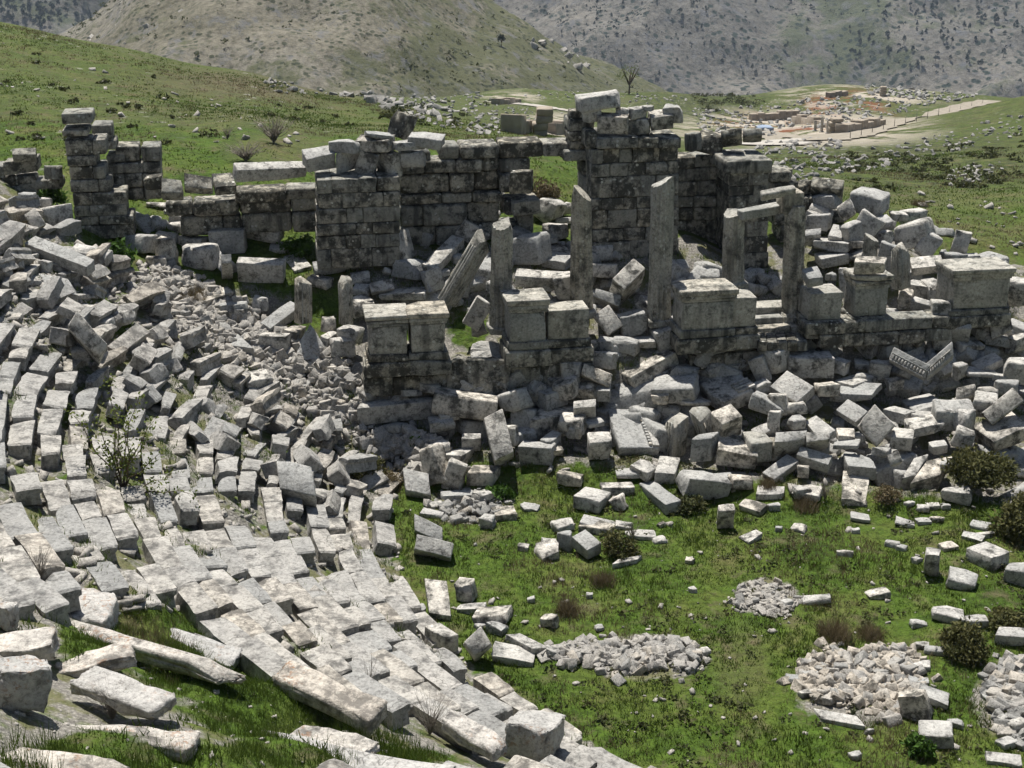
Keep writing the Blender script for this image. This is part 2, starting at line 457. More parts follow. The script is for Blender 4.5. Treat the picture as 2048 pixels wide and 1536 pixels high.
def leaf_mat(name, c1, c2, trans=.25):
    m, nt, b = newmat(name)
    at = nt.nodes.new("ShaderNodeAttribute"); at.attribute_name = "tint"
    c = mix(nt, at.outputs["Fac"], c1, c2)
    nt.links.new(c, b.inputs["Base Color"])
    b.inputs["Roughness"].default_value = .75
    tr = nt.nodes.new("ShaderNodeBsdfTranslucent"); nt.links.new(c, tr.inputs[0])
    ms = nt.nodes.new("ShaderNodeMixShader"); ms.inputs[0].default_value = trans
    nt.links.new(b.outputs[0], ms.inputs[1]); nt.links.new(tr.outputs[0], ms.inputs[2])
    nt.links.new(ms.outputs[0], nt.nodes["Material Output"].inputs[0])
    return m
M['grass'] = leaf_mat("grass_blades", (.040, .075, .010), (.112, .155, .027))
M['straw'] = leaf_mat("dry_grass", (.085, .06, .032), (.20, .165, .095))
M['leaf'] = leaf_mat("shrub_leaves", (.050, .058, .020), (.135, .128, .050))
M['leaf_y'] = leaf_mat("young_leaves", (.075, .115, .018), (.17, .19, .045))
M['leaf_d'] = leaf_mat("pine_needles", (.012, .022, .015), (.028, .042, .025), .1)
M['scrub'] = leaf_mat("scrub_leaves", (.042, .056, .020), (.10, .10, .042))
M['weed'] = leaf_mat("weed_leaves", (.030, .07, .010), (.075, .14, .025))
def plain_mat(name, c1, c2, s=6.):
    m, nt, b = newmat(name)
    geo = nt.nodes.new("ShaderNodeNewGeometry")
    n = nt.nodes.new("ShaderNodeTexNoise"); nt.links.new(geo.outputs["Position"], n.inputs["Vector"]); n.inputs["Scale"].default_value = s; n.inputs["Detail"].default_value = 6
    nt.links.new(ramp(nt, n.outputs["Fac"], [(.3, c1), (.7, c2)]), b.inputs["Base Color"])
    bp = nt.nodes.new("ShaderNodeBump"); bp.inputs["Strength"].default_value = .5; bp.inputs["Distance"].default_value = .4 / s
    nt.links.new(n.outputs["Fac"], bp.inputs["Height"]); nt.links.new(bp.outputs[0], b.inputs["Normal"])
    return m
M['twig'] = plain_mat("dry_twigs", (.12, .10, .08), (.30, .27, .23), 9)
M['bark'] = plain_mat("bark", (.07, .05, .035), (.16, .12, .085), 12)
M['road'] = plain_mat("gravel_road", (.21, .185, .145), (.31, .275, .225), 1.2)
M['pave'] = plain_mat("pale_paving", (.30, .275, .24), (.44, .41, .365), .8)
M['terrace'] = plain_mat("excavated_masonry", (.24, .20, .155), (.36, .31, .25), 1.5)
M['post'] = plain_mat("fence_post", (.16, .14, .12), (.30, .27, .24), 3)
M['tarp'] = plain_mat("blue_tarpaulin", (.20, .25, .33), (.28, .33, .41), 1.)

# ------------------------------------------------------------------ the ground, one sheet
def grid_faces(nx, ny):
    i = np.arange(nx - 1)[None, :] + np.arange(ny - 1)[:, None] * nx
    return np.stack([i, i + 1, i + nx + 1, i + nx], -1).reshape(-1, 4)

GZ = GM
ground = mesh_obj("ground", np.stack([GX, GY, GZ], -1).reshape(-1, 3), grid_faces(len(gx), len(gy)), M['ground'], smooth=True)
tag(ground, kind="structure")
_x, _y = GX.ravel(), GY.ravel(); _z = GZ.ravel()
_ph, _r = phi_r(_x, _y); _s, _t = xy_st(_x, _y); _toe = np.interp(_s, TOE_S, TOE_T)
_d = np.stack([_x, _y, _z - CAM_Z], -1); _zc = np.maximum(_d @ FWD, .1)
_px = 1024 + FPX * _d[:, 0] / _zc; _py = 768 - FPX * (_d @ UP) / _zc
_near = _y < 60
cav = sstep(phi_end(_r) - 7, phi_end(_r), _ph) * (_r > R0 - .1) * (_ph < 310) * _near
def blob(cx, cy, rx, ry): return np.clip(1.3 - np.hypot((_px - cx) / rx, (_py - cy) / ry) ** 2, 0, 1)
gravel = .62 * cav
gravel = np.maximum(gravel, .75 * sstep(-.5, .6, _t - _toe) * (_t < 6) * (_s > -1) * _near)
for a in ((620, 740, 200, 120), (760, 850, 140, 90), (420, 620, 190, 70), (500, 680, 150, 80), (700, 790, 150, 90)):
    gravel = np.maximum(gravel, .9 * blob(*a) * _near)
for a in ((1300, 1315, 140, 55), (1720, 1380, 150, 85), (2020, 1400, 90, 90), (1530, 1195, 75, 45), (940, 1010, 100, 45)):
    gravel = np.maximum(gravel, .9 * blob(*a) * _near)
green = np.zeros(len(_x))       # stretches where the seats are gone and turf has taken over
for a in ((300, 1290, 190, 42), (560, 1420, 190, 66), (430, 1360, 150, 40), (270, 1520, 180, 30), (600, 1515, 300, 25), (300, 1240, 120, 20), (180, 1500, 90, 40), (200, 640, 60, 40), (130, 830, 40, 22), (640, 640, 60, 50), (400, 575, 80, 26), (800, 700, 50, 40), (940, 660, 40, 40), (250, 520, 150, 40), (600, 500, 60, 30)):
    green = np.maximum(green, blob(*a) * _near)
gravel = gravel * (1 - green) 
attr(ground, "gravel", gravel)
attr(ground, "dry", .28 * np.clip(np.sin(_x * .21 + 1.5 * np.sin(_y * .13)) * np.sin(_y * .17 + _x * .05), 0, 1) * (_y > 47) + .3 * blob(1480, 1330, 60, 90) + .35 * blob(560, 300, 120, 40) + .3 * blob(1960, 560, 90, 60) + .35 * blob(520, 170, 300, 30) + .2 * (_y > 60))
attr(ground, "scrub", .9 * blob(1850, 330, 330, 60) * (_y > 60) + .9 * blob(1400, 200, 130, 40) * (_y > 150) + .35 * blob(300, 200, 500, 120) * (_y > 55) + .55 * (_y > 105))
attr(ground, "stony", (_y > 75) * .8 + .35 * (_y > 52) * (_y <= 75) * (_x < 5))
attr(ground, "red", np.maximum(blob(1690, 215, 90, 38), blob(1620, 250, 200, 26)) * (_y > 150))
attr(ground, "bare", np.maximum.reduce([blob(1600, 258, 280, 40), blob(1720, 192, 170, 25), blob(1020, 196, 70, 12), blob(1100, 250, 80, 26)]) * (_y > 100))

# ------------------------------------------------------------------ hill and mountain beyond
def fbm(x, y, s, seed, octv=5, gain=.5):
    r = np.random.default_rng(seed); o = np.zeros_like(x); a = 1.
    for k in range(octv):
        for _ in range(2):
            th = r.uniform(0, 6.28); ph = r.uniform(0, 6.28, 2)
            u = x * math.cos(th) + y * math.sin(th); v = -x * math.sin(th) + y * math.cos(th)
            o += a * np.sin(u * s + ph[0] + 1.3 * np.sin(v * s * .7 + ph[1])) * .5
        s *= 2.03; a *= gain
    return o
hx = np.arange(-330, 160, 1.9); hy = np.arange(225, 560, 2.4)
HX, HY = np.meshgrid(hx, hy)
dd = np.hypot(HX + 55, .8 * (HY - 385))
HZ = 8 - .60 * dd + fbm(HX, HY, .05, 3) * 3.4 + fbm(HX, HY, .22, 4, 3) * .7 - np.abs(fbm(HX, HY, .03, 5, 4)) * 3.5
HZ = np.maximum(HZ, -110)
hill = mesh_obj("hill", np.stack([HX, HY, HZ], -1).reshape(-1, 3), grid_faces(len(hx), len(hy)), M['hill'], smooth=True)
tag(hill, kind="structure")
attr(hill, "green", (np.clip((HX + 40) / 90, -.1, .25) + .18 + .3 * np.clip((-12 - HZ) / 18, 0, 1)).ravel())
mx = np.arange(-700, 760, 6.5); my = np.concatenate([np.arange(760, 1300, 6.0), np.arange(1300, 2200, 30.)])
MX, MY = np.meshgrid(mx, my)
gul = np.abs((MX - 222) - .10 * (MY - 1000)) / 120
MZ = -170 + .52 * (MY - 930) + fbm(MX, MY, .012, 11) * 17 - 26 * np.exp(-gul ** 2 * 2) - np.abs(fbm(MX, MY, .02, 12, 5)) * 15
MZ = MZ + 40 * np.exp(-((MX + 420) / 160) ** 2)
mountain = mesh_obj("mountain", np.stack([MX, MY, MZ], -1).reshape(-1, 3), grid_faces(len(mx), len(my)), M['mountain'], smooth=True)
tag(mountain, kind="structure")
attr(mountain, "green", (.55 * np.exp(-gul ** 2 * 6) + .28 * (MX > 235) + .5 * (MX < -260)).ravel())

# ------------------------------------------------------------------ the rows of seats
SEC = np.array([(0, 0), (0, 1), (.5, 1), (.86, 1), (1, .97), (1, .72), (.88, .6), (.93, 0)])   # cross-section: depth, height
def seat_verts(L, d, h, r, rough):
    nseg = 4
    xs = np.linspace(-L / 2, L / 2, nseg + 1); xs[1:-1] += r.uniform(-.08, .08, nseg - 1) * L
    xs = np.concatenate([[xs[0]], [xs[0] + .045], xs[1:-1], [xs[-1] - .045], [xs[-1]]])
    m = len(SEC); V = []
    for i, x in enumerate(xs):
        sh = .05 if i in (0, len(xs) - 1) else 0
        prof = SEC * [d - sh, h - sh] + [sh * .5, sh * .3]
        V.append(np.stack([np.full(m, x), prof[:, 0] - d / 2, prof[:, 1] - h / 2], -1))
    P = np.concatenate(V)
    for _ in range(r.integers(0, 3) + (1 if rough > .5 else 0)):
        nn = np.array([r.choice([-1, 1]) * r.uniform(.2, 1) / L * 2, -r.uniform(-.2, 1) / d * 2, r.uniform(.3, 1) / h * 2]); nn /= np.linalg.norm(nn)
        top = (np.abs(nn) * [L / 2, d / 2, h / 2]).sum()
        over = np.maximum(P @ nn - top * r.uniform(.62, .95), 0)
        P = P - over[:, None] * nn
    P = wob(P, .014 + .02 * rough, 3., r) + r.normal(size=P.shape) * .006
    n = len(xs); F = []
    for i in range(n - 1):
        for j in range(m):
            a, b2 = i * m + j, i * m + (j + 1) % m
            F.append((a, a + m, b2 + m, b2))
    V2 = list(P); c0 = len(V2); V2.append(P[:m].mean(0)); V2.append(P[-m:].mean(0))
    T = []
    for j in range(m):
        T.append((c0, j, (j + 1) % m, (j + 1) % m)); T.append((c0 + 1, (n - 1) * m + (j + 1) % m, (n - 1) * m + j, (n - 1) * m + j))
    return np.array(V2), F, T
def poly_obj(name, V, polys, mat, loc, parent=None):
    me = bpy.data.meshes.new(name)
    me.from_pydata([tuple(v) for v in V], [], polys); me.update()
    me.materials.append(mat)
    return link(name, me, loc, parent)

gaps_px = [(300, 1290, 200, 40), (560, 1425, 185, 66), (430, 1365, 150, 40), (270, 1520, 190, 32), (620, 1520, 330, 30), (300, 1240, 150, 24), (60, 1330, 150, 120), (240, 1400, 200, 90), (100, 1450, 160, 120), (740, 1470, 120, 60), (1000, 1500, 100, 40), (170, 1210, 90, 48), (140, 1255, 60, 40), (220, 1280, 60, 40), (300, 1305, 60, 40), (380, 1330, 60, 40), (450, 1345, 45, 35), (340, 1275, 50, 24), (400, 1292, 55, 26), (465, 1315, 45, 26), (560, 1360, 50, 34), (630, 1395, 50, 34), (690, 1425, 55, 40), (745, 1440, 50, 45), (930, 1480, 80, 45),
           (240, 945, 40, 26), (300, 890, 30, 20), (600, 1240, 26, 18), (250, 1100, 40, 18), (340, 850, 24, 16)]
NROWS = 33
seat_px = []
for i in range(NROWS):
    r_mid = R0 + (i + .5) * TREAD
    row = None
    ph = phi_end(r_mid) - rng.uniform(0, 2.5)
    while ph < 282:
        Ln = float(rng.uniform(.75, 1.75))
        dphi = math.degrees(Ln / r_mid)
        pm = math.radians(ph + dphi / 2)
        patch = float(soil(np.array([.55 * (CX + r_mid * math.cos(pm)) + 3]), np.array([.55 * (CY + r_mid * math.sin(pm))]))[0])
        ph += dphi + math.degrees((rng.uniform(.01, .05) if rng.random() < .5 else rng.uniform(.06, .26)) / r_mid)
        x, y = CX + r_mid * math.cos(pm), CY + r_mid * math.sin(pm)
        ztop = (i + 1) * RISE
        px, py, zc = project((x, y, ztop))
        if not (-90 < px < 2100 and 400 < py < 1640): continue
        if any(((px - a) / c) ** 2 + ((py - b) / d2) ** 2 < 1 for a, b, c, d2 in gaps_px): continue
        # ruin grows towards the broken end of the auditorium
        ru = float(np.clip(1.1 - (math.degrees(pm) - phi_end(r_mid)) / 24, .10, 1.0))
        ru = max(ru, (.12 + .12 * rng.random()) if px > 470 and py < 1420 else .18 + .30 * patch + .12 * rng.random())
        if px < 140 and py > 850: ru *= .6
        if rng.random() < (.11 + .12 * patch if ru < .5 else .04): continue
        hh = RISE + rng.uniform(.04, .13)
        dd_ = TREAD * rng.uniform(.78 - .15 * ru, .98) * (1 if ru < .5 else rng.uniform(.6, 1.0))
        V, F, T = seat_verts(Ln * (1 if ru < .5 else rng.uniform(.75, 1)), dd_, hh, rng, ru)
        yaw = pm + math.pi / 2 - .16 * ru * (ru > .5) + rng.normal() * (.012 + .17 * ru ** 2)
        tl = rng.normal(size=2) * (.018 + np.array([.22, .12]) * ru ** 1.5)
        R = Matrix.Rotation(yaw, 3, 'Z') @ Matrix.Rotation(tl[0] - .24 * ru, 3, 'X') @ Matrix.Rotation(tl[1], 3, 'Y')
        V = V @ np.array(R).T
        off = rng.normal(size=3) * np.array([.05, .05, .05]) * (.08 + 1.6 * ru)
        loc = (x + off[0], y + off[1], ztop - hh / 2 + off[2] * .7 - .02 * ru + rng.normal() * .045)
        if row is None:
            row = thing("seat_row", (x, y, ztop - hh), "%s row of stone seats, counted up from the grassy orchestra" % (ordinal(i + 1) if i else "lowest"), "seat row", "curved rows of theatre seats")
        polys = [f for f in F] + [(a, b2, c) for a, b2, c, _ in T]
        poly_obj("seat_block", V, polys, M['seat'], loc, row)
        seat_px.append((px, py))
        if ru > .5 and rng.random() < .62:          # a second block slid down on top of it
            V, F, T = seat_verts(Ln * rng.uniform(.5, .85), TREAD * rng.uniform(.7, 1.), hh * rng.uniform(.8, 1.1), rng, ru)
            R = Matrix.Rotation(yaw + rng.normal() * .3, 3, 'Z') @ Matrix.Rotation(rng.normal() * .45 - .3, 3, 'X') @ Matrix.Rotation(rng.normal() * .25, 3, 'Y')
            poly_obj("seat_block", V @ np.array(R).T, [f for f in F] + [(a, b2, c) for a, b2, c, _ in T], M['seat'], (x + rng.normal() * .25, y + rng.normal() * .35, ztop + hh * .18), row)

# ------------------------------------------------------------------ stage building: coursed masonry, pedestals, columns
def stone_box(name, s0, s1, z0, z1, t0, t1, mat, parent, r=rng, erode=.025, chips=1, amp=.008, lat=L5, yaw=0., cut=(.86, 1.)):
    """one squared stone given along the stage (s), up (z) and away from the viewer (t)"""
    h = ((s1 - s0) / 2, (t1 - t0) / 2, (z1 - z0) / 2)
    P = block_verts(h, r, erode, chips, amp, lat, cut)
    a = math.atan2(SU[1], SU[0]) + yaw
    c, s = math.cos(a), math.sin(a)
    P = P @ np.array([[c, s, 0], [-s, c, 0], [0, 0, 1]])
    x, y = st_xy((s0 + s1) / 2, (t0 + t1) / 2)
    return mesh_obj(name, P, lat[1], mat, (x, y, (z0 + z1) / 2), parent)
def pxs(px, py, t):
    p = plane_hit(px, py, t); s, _ = xy_st(p[0], p[1]); return s, p[2]

def masonry(name, label, t, depth, courses, mat='wall', cat="wall", avg=.85, jut=.018, erode=.016, chips=1, base=None):
    """courses from the top down: (x left, x right, y of top edge, y of bottom edge) in photo pixels on the plane t"""
    xs = [c[0] for c in courses] + [c[1] for c in courses]
    yb = max(c[3] for c in courses)
    p = plane_hit((min(xs) + max(xs)) / 2, yb, t)
    root = thing(name, p, label, cat)
    for ci, (xa, xb, ya, yb2) in enumerate(courses):
        s0, _ = pxs(xa, (ya + yb2) / 2, t); s1, _ = pxs(xb, (ya + yb2) / 2, t)
        z1 = pxs((xa + xb) / 2, ya, t)[1]; z0 = pxs((xa + xb) / 2, yb2, t)[1]
        n = max(1, int(round((s1 - s0) / (avg * rng.uniform(.85, 1.2)))))
        cuts = np.linspace(s0, s1, n + 1)
        if n > 1: cuts[1:-1] += rng.uniform(-.42, .42, n - 1) * (s1 - s0) / n
        for k in range(n):
            j = rng.normal() * jut
            stone_box("stone", cuts[k] + .003, cuts[k + 1] - .003, z0 + .003, z1 - .002 - abs(rng.normal()) * .012, t + j, t + depth + rng.normal() * .03, M[mat], root, erode=erode, chips=chips)
    return root
def seq(xa, xb, ys): return [(xa, xb, ys[i], ys[i + 1]) for i in range(len(ys) - 1)]
def cz(lst, ox, oy, sc=4.): return [(a / sc + ox, b / sc + ox, c / sc + oy, d / sc + oy) for a, b, c, d in lst]

# corner tower at the left, with the wall stump behind it
masonry("corner_pier", "tall ragged grey stone pier standing alone at the left end", 6.0, 1.05,
        cz([(490, 735, 265, 355), (495, 705, 400, 452), (520, 845, 475, 602), (535, 772, 606, 690), (552, 840, 690, 798), (562, 885, 800, 898), (582, 1012, 898, 1000), (588, 1010, 1000, 1090), (597, 1068, 1088, 1160), (597, 1072, 1160, 1270)], 0, 160), avg=.72, erode=.04)
masonry("wall_stump", "low broken wall stump just right of the tall left pier", 7.4, .9,
        cz([(735, 895, 355, 480), (820, 930, 480, 560), (850, 1000, 600, 660), (925, 1112, 530, 655), (1130, 1285, 530, 652), (850, 1285, 660, 745), (850, 1290, 745, 860), (860, 1290, 860, 960)], 0, 160), avg=.8, erode=.05, chips=2)
masonry("wall_stump", "small two-course wall stump at the far left edge", 6.6, .8, cz([(-300, 30, 690, 800), (-300, 290, 770, 850), (150, 500, 800, 880), (-300, 295, 850, 930)], 0, 160), avg=.9, erode=.06, chips=2)
# long low wall between the left pier and the first buttress
masonry("low_wall", "long low dark wall between the two left piers", 6.3, 1.0, [(470, 640, 378, 402), (330, 640, 400, 430), (360, 645, 430, 470)], avg=1.25, erode=.12, chips=4, jut=.12)
masonry("buttress", "square coursed masonry buttress left of the doorway wall", 4.3, 1.7, seq(634, 800, [356, 385, 415, 446, 470, 497, 535]), avg=.7, erode=.03, chips=2)
masonry("stage_wall", "rough big-block back wall left of the doorway", 6.0, 1.0,
        [(800, 862, 303, 332), (880, 920, 290, 320), (920, 998, 288, 317), (848, 1000, 318, 345), (800, 850, 332, 350), (800, 900, 350, 388), (900, 1000, 345, 384), (1000, 1062, 317, 345), (1000, 1058, 345, 385), (800, 1005, 388, 408), (800, 1000, 408, 450), (800, 1040, 450, 490), (1008, 1080, 398, 430), (1035, 1070, 430, 470)], avg=1.0, erode=.10, chips=3, jut=.09)
lint = thing("door_lintel", plane_hit(1085, 312, 6.0), "long cracked lintel block bridging the open doorway", "lintel")
for xa, xb, ya, yb in ((1000, 1085, 285, 313), (1085.6, 1150, 287, 311)):
    s0, z1 = pxs(xa, ya, 6.0); s1, z0 = pxs(xb, yb, 6.0)
    stone_box("stone", s0, s1, z0, z1, 5.95, 7.0, M['wall'], lint, erode=.06, chips=2)
masonry("door_jamb", "stack of weathered blocks forming the right jamb of the doorway", 5.6, 1.0, [(1139, 1182, 238, 262), (1138, 1183, 262, 282), (1142, 1185, 282, 300), (1128, 1185, 300, 322), (1166, 1185, 322, 352), (1166, 1185, 352, 390), (1160, 1185, 390, 440), (1155, 1185, 440, 500)], avg=.9, erode=.06, chips=2, jut=.05)
cp_ = masonry("central_pier", "tallest broad masonry pier with a projecting cap course", 4.7, 1.9, seq(1183, 1357, [296, 325, 351, 394, 418, 455, 481, 520]), avg=.62, erode=.03, chips=2)
for xa, xb in ((1195, 1276), (1276.6, 1316), (1316.6, 1361)):
    s0, z1 = pxs(xa, 276, 4.55); s1, z0 = pxs(xb, 295.5, 4.55)
    stone_box("cap_stone", s0, s1, z0, z1, 4.5, 6.4, M['wall'], cp_, erode=.04)
s0, z1 = pxs(1172, 262, 4.9); s1, z0 = pxs(1194, 296, 4.9)
stone_box("cap_stone", s0, s1, z0, z1, 4.85, 6.3, M['wall'], cp_, erode=.05)
masonry("recess_wall", "shadowed rough wall in the recess right of the tallest pier", 6.5, .9, seq(1350, 1450, [312, 336, 362, 392, 414, 440, 480, 520]), avg=.75, erode=.06, chips=2, jut=.06)
rp = masonry("right_pier", "second masonry pier with a flat slab top, right of the recess", 4.7, 1.7, seq(1461, 1536, [345, 371, 391, 414, 444, 474, 505, 540]), avg=.65)
s0, z1 = pxs(1452, 322, 4.6); s1, z0 = pxs(1542, 344.5, 4.6)
stone_box("cap_stone", s0, s1, z0, z1, 4.5, 6.5, M['wall'], rp, erode=.05)
masonry("wall_end", "ruined low wall end stepping down behind the right pier", 6.2, 1.0, [(1540, 1585, 342, 365), (1540, 1600, 365, 395), (1540, 1660, 395, 425), (1550, 1690, 425, 450), (1560, 1690, 450, 490)], avg=.9, erode=.08, chips=2, jut=.06)
# front wall of the stage, half buried
masonry("stage_front_wall", "half-buried row of squared blocks fronting the stage above the grass", -2.55, 1.0, [(950, 990, 942, 985), (1000, 1030, 940, 985), (1030, 1115, 925, 982), (1116, 1146, 930, 975), (1148, 1180, 926, 975), (1180, 1240, 922, 972), (1240, 1262, 918, 962), (1264, 1330, 914, 965), (1330, 1352, 914, 962)], mat='arch', avg=.9, erode=.05)
masonry("stage_front_wall", "low row of squared blocks at the right, under the heap", -4.0, .9, [(1500, 1545, 884, 925), (1546, 1612, 888, 922), (1612, 1660, 885, 920)], mat='arch', avg=.9, erode=.05)

def pedestal(label, bx0, bx1, by0, by1, t, depth, cap=None, base=None, body2=None, group="moulded pedestals along the stage front"):
    """body rectangle in photo pixels on the plane t; cap and base are heights in metres"""
    s0, z1 = pxs(bx0, by0, t); s1, z0 = pxs(bx1, by1, t)
    x, y = st_xy((s0 + s1) / 2, t + depth / 2)
    root = thing("pedestal", (x, y, z0 - (base or 0)), label, "pedestal", group)
    b = stone_box("body", s0, s1, z0, z1, t, t + depth, M['arch'], root, erode=.03, chips=2, amp=.012, cut=(.8, .98))
    if cap:
        zz = z1
        for k, (o, hh) in enumerate(((.03, .26), (.07, .30), (.11, .44))):
            stone_box("cornice" if k == 2 else "moulding", s0 - o, s1 + o, zz + .001, zz + hh * cap, t - o, t + depth + o * .5, M['arch'], root, erode=.015 + .015 * (k == 2), chips=3 if k == 2 else 1, amp=.01, cut=(.74, .97) if k == 2 else (.85, 1.))
            zz += hh * cap
    if base:
        zz = z0
        for k, (o, hh) in enumerate(((.07, .35), (.14, .65))):
            stone_box("base_moulding" if k == 0 else "plinth", s0 - o, s1 + o, zz - hh * base, zz - .001, t - o, t + depth + o, M['wall'], root, erode=.04, chips=2, amp=.015, cut=(.8, 1.))
            zz -= hh * base
    return root
pedestal("left pedestal of the double pair with flat moulded cap, far left of the stage front", 738, 814, 655, 706, -.4, 1.1, .36, .7)
pedestal("right pedestal of the double pair, its cap cracked across", 822, 892, 650, 702, -.5, 1.1, .36, .7)
pedestal("pale moulded pedestal with a complete flat cap, left of the two tall columns", 1020, 1092, 627, 682, -.6, 1.1, .42, .75)
pedestal("plain block pedestal without cap, right beside the complete capped one", 1096, 1178, 622, 676, -.25, .9, None, .7)
pedestal("wide pedestal with curved broken cap, left of the small steps", 1366, 1465, 607, 656, -.5, 1.1, .40, .75)
pedestal("narrow plain pedestal directly left of the small steps", 1467, 1511, 597, 652, -.4, 1.0, None, .7)
pedestal("grey pedestal directly right of the small steps", 1622, 1682, 588, 638, -.3, 1.0, None, .6)
pedestal("slender pedestal with heavy moulded top and a loose block on it", 1713, 1772, 578, 630, -.3, .9, .42, .55)
pedestal("widest pedestal at the right end of the stage front, with its cap", 1908, 2014, 562, 614, -.4, 1.2, .36, .6)
masonry("plinth_course", "dark base course running under the right-hand pedestals", -.55, .8, [(1612, 1900, 640, 664), (1640, 1900, 664, 690)], avg=.95, erode=.05, chips=2)
masonry("podium_wall", "dark podium wall under the double pedestals at the left", -.2, .8, [(728, 895, 726, 752), (728, 895, 752, 790)], avg=.8, erode=.05, chips=2)
masonry("podium_wall", "dark podium wall under the capped pedestal in the middle", -.3, .8, [(1022, 1188, 706, 730), (1022, 1188, 730, 770)], avg=.8, erode=.05, chips=2)
masonry("podium_wall", "dark podium wall under the wide pedestal left of the steps", -.3, .8, [(1380, 1520, 680, 704), (1380, 1610, 704, 735)], avg=.8, erode=.05, chips=2)
# small flight of steps between the pedestals
stp = thing("stone_steps", plane_hit(1560, 680, .3), "small flight of stone steps between two pedestals", "steps")
for xa, xb, ya, yb, t in ((1511, 1606, 616, 630, 1.1), (1511, 1608, 637, 650, .68), (1508, 1612, 657, 674, .28)):
    s0, z1 = pxs(xa, ya, t); s1, z0 = pxs(xb, yb, t)
    mid = s0 + (s1 - s0) * rng.uniform(.55, .75)
    for q0, q1 in ((s0, mid - .006), (mid + .006, s1)):
        stone_box("step", q0, q1, z0 - .15, z1, t, t + .75, M['arch'], stp, erode=.04, chips=1)
for k in range(5):
    s0, z1 = pxs(1514 + k * 20, 676, -.3); s1, _ = pxs(1514 + k * 20 + 18, 676, -.3)
    stone_box("paving_slab", s0, s1, z1 - .3, z1 + .02 * rng.random(), -.75, .2, M['wall'], stp, erode=.03, chips=1, yaw=-.25)

def column(name, label, top, bot, wpx, t, flutes=16, cutdir=(.5, -.3), cut=.5, taper=.93, group="broken fluted columns on the stage", mat='arch', rect=False, cat="column"):
    """shaft from a foot pixel to a top pixel on the plane t, broken off at a slant"""
    a = plane_hit(*bot, t); b = plane_hit(*top, t)
    zc = project(a)[2]
    R = wpx / 2 * zc / FPX
    ax = b - a; L = np.linalg.norm(ax); ax /= L
    x = np.array([SU[0], SU[1], 0]); x -= ax * (x @ ax); x /= np.linalg.norm(x); y = np.cross(ax, x)
    root = thing(name, a, label, cat, group)
    n = flutes * 2; rings = 12; V = []
    for i in range(rings):
        f = i / (rings - 1); rad = R * (1 + (taper - 1) * f)
        for k in range(n):
            th = 2 * math.pi * k / n
            if rect:
                c, s = math.cos(th), math.sin(th); q = max(abs(c), abs(s)); rr = rad / q * (.97 if k % 2 and q < .96 else 1.)
            else: rr = rad * (1 if k % 2 == 0 else .90)
            V.append((rr * math.cos(th), rr * math.sin(th), f * L))
    V = np.array(V)
    nn = np.array([cutdir[0], cutdir[1], 1.]); nn /= np.linalg.norm(nn)
    over = np.maximum(V @ nn - nn[2] * (L - cut * R), 0); V[:, 2] -= over / nn[2]
    for _ in range(3):
        n2 = np.array([*rng.normal(size=2), rng.uniform(.2, 1.2)]); n2 /= np.linalg.norm(n2)
        o2 = np.maximum((V - [0, 0, L * .92]) @ n2 - R * rng.uniform(.55, .9), 0) * (V[:, 2] > L * .6); V -= o2[:, None] * n2
    V += rng.normal(size=V.shape) * .006
    V = wob(V, .012, 2., rng)
    V2 = V[:, :1] * x + V[:, 1:2] * y + V[:, 2:] * ax
    F = [(i * n + k, i * n + (k + 1) % n, (i + 1) * n + (k + 1) % n, (i + 1) * n + k) for i in range(rings - 1) for k in range(n)]
    F.append(tuple(range((rings - 1) * n, rings * n))); F.append(tuple(range(n - 1, -1, -1)))
    poly_obj("shaft", V2, F, M[mat], a, root)
    hb = R * .32
    Pb = block_verts((R * 1.12, R * 1.12, hb), rng, .05, 1, .01)
    Pb = Pb[:, :1] * x + Pb[:, 1:2] * y + Pb[:, 2:] * ax
    mesh_obj("base", Pb, L5[1], M[mat], a - ax * hb * .2, root)
    return root
def pilaster(name, label, top, bot, wpx, t, dep=.8, turn=30., cat="pilaster", group=None, chips=4):
    a = plane_hit(*bot, t); b = plane_hit(*top, t)
    w = wpx * project(a)[2] / FPX / (math.cos(math.radians(turn)) + dep * math.sin(math.radians(abs(turn))))
    ax = b - a; L = np.linalg.norm(ax); ax /= L
    x = np.array([SU[0], SU[1], 0]); x -= ax * (x @ ax); x /= np.linalg.norm(x); y = np.cross(ax, x)
    c, s_ = math.cos(math.radians(turn)), math.sin(math.radians(turn)); x, y = x * c + y * s_, -x * s_ + y * c
    root = thing(name, a, label, cat, group)
    P = block_verts((w / 2, w * dep / 2, L / 2), rng, .03, 1, .012, L5, (.93, 1))
    for _ in range(chips):
        nn = np.array([rng.normal() * .8, rng.normal() * .8, 1.]); nn /= np.linalg.norm(nn)
        over = np.maximum(P @ nn - (nn[2] * L / 2 - rng.uniform(-.05, .25) * w), 0); P[:, 2] -= over / nn[2]
    tr = lambda Q: Q[:, :1] * x + Q[:, 1:2] * y + Q[:, 2:] * ax
    mesh_obj("shaft", tr(P), L5[1], M['arch'], (a + b) / 2, root)
    for k in (-.27, 0, .27):          # raised reeds down the two visible faces
        for face in (0, 1):
            hw = (w * .05, .012, L * .38) if face == 0 else (.012, w * dep * .05, L * .38)
            off = x * k * w - y * w * dep / 2 if face == 0 else -x * w / 2 + y * k * w * dep
            mesh_obj("reed", tr(block_verts(hw, rng, .01, 1, .004, L4, (.8, 1.))), L4[1], M['arch'], (a + b) / 2 + off - ax * L * .10, root)
    return root
column("column", "tapering column with a jagged point, left of the tallest pier's face", (1163, 366), (1163, 622), 48, 1.9, cutdir=(.9, -.4), cut=.7, taper=.8)
column("column", "tallest column in front of the big pier, broken at a slant", (1326, 350), (1318, 640), 47, 1.2, cutdir=(-.75, -.2), cut=.15, taper=.96)
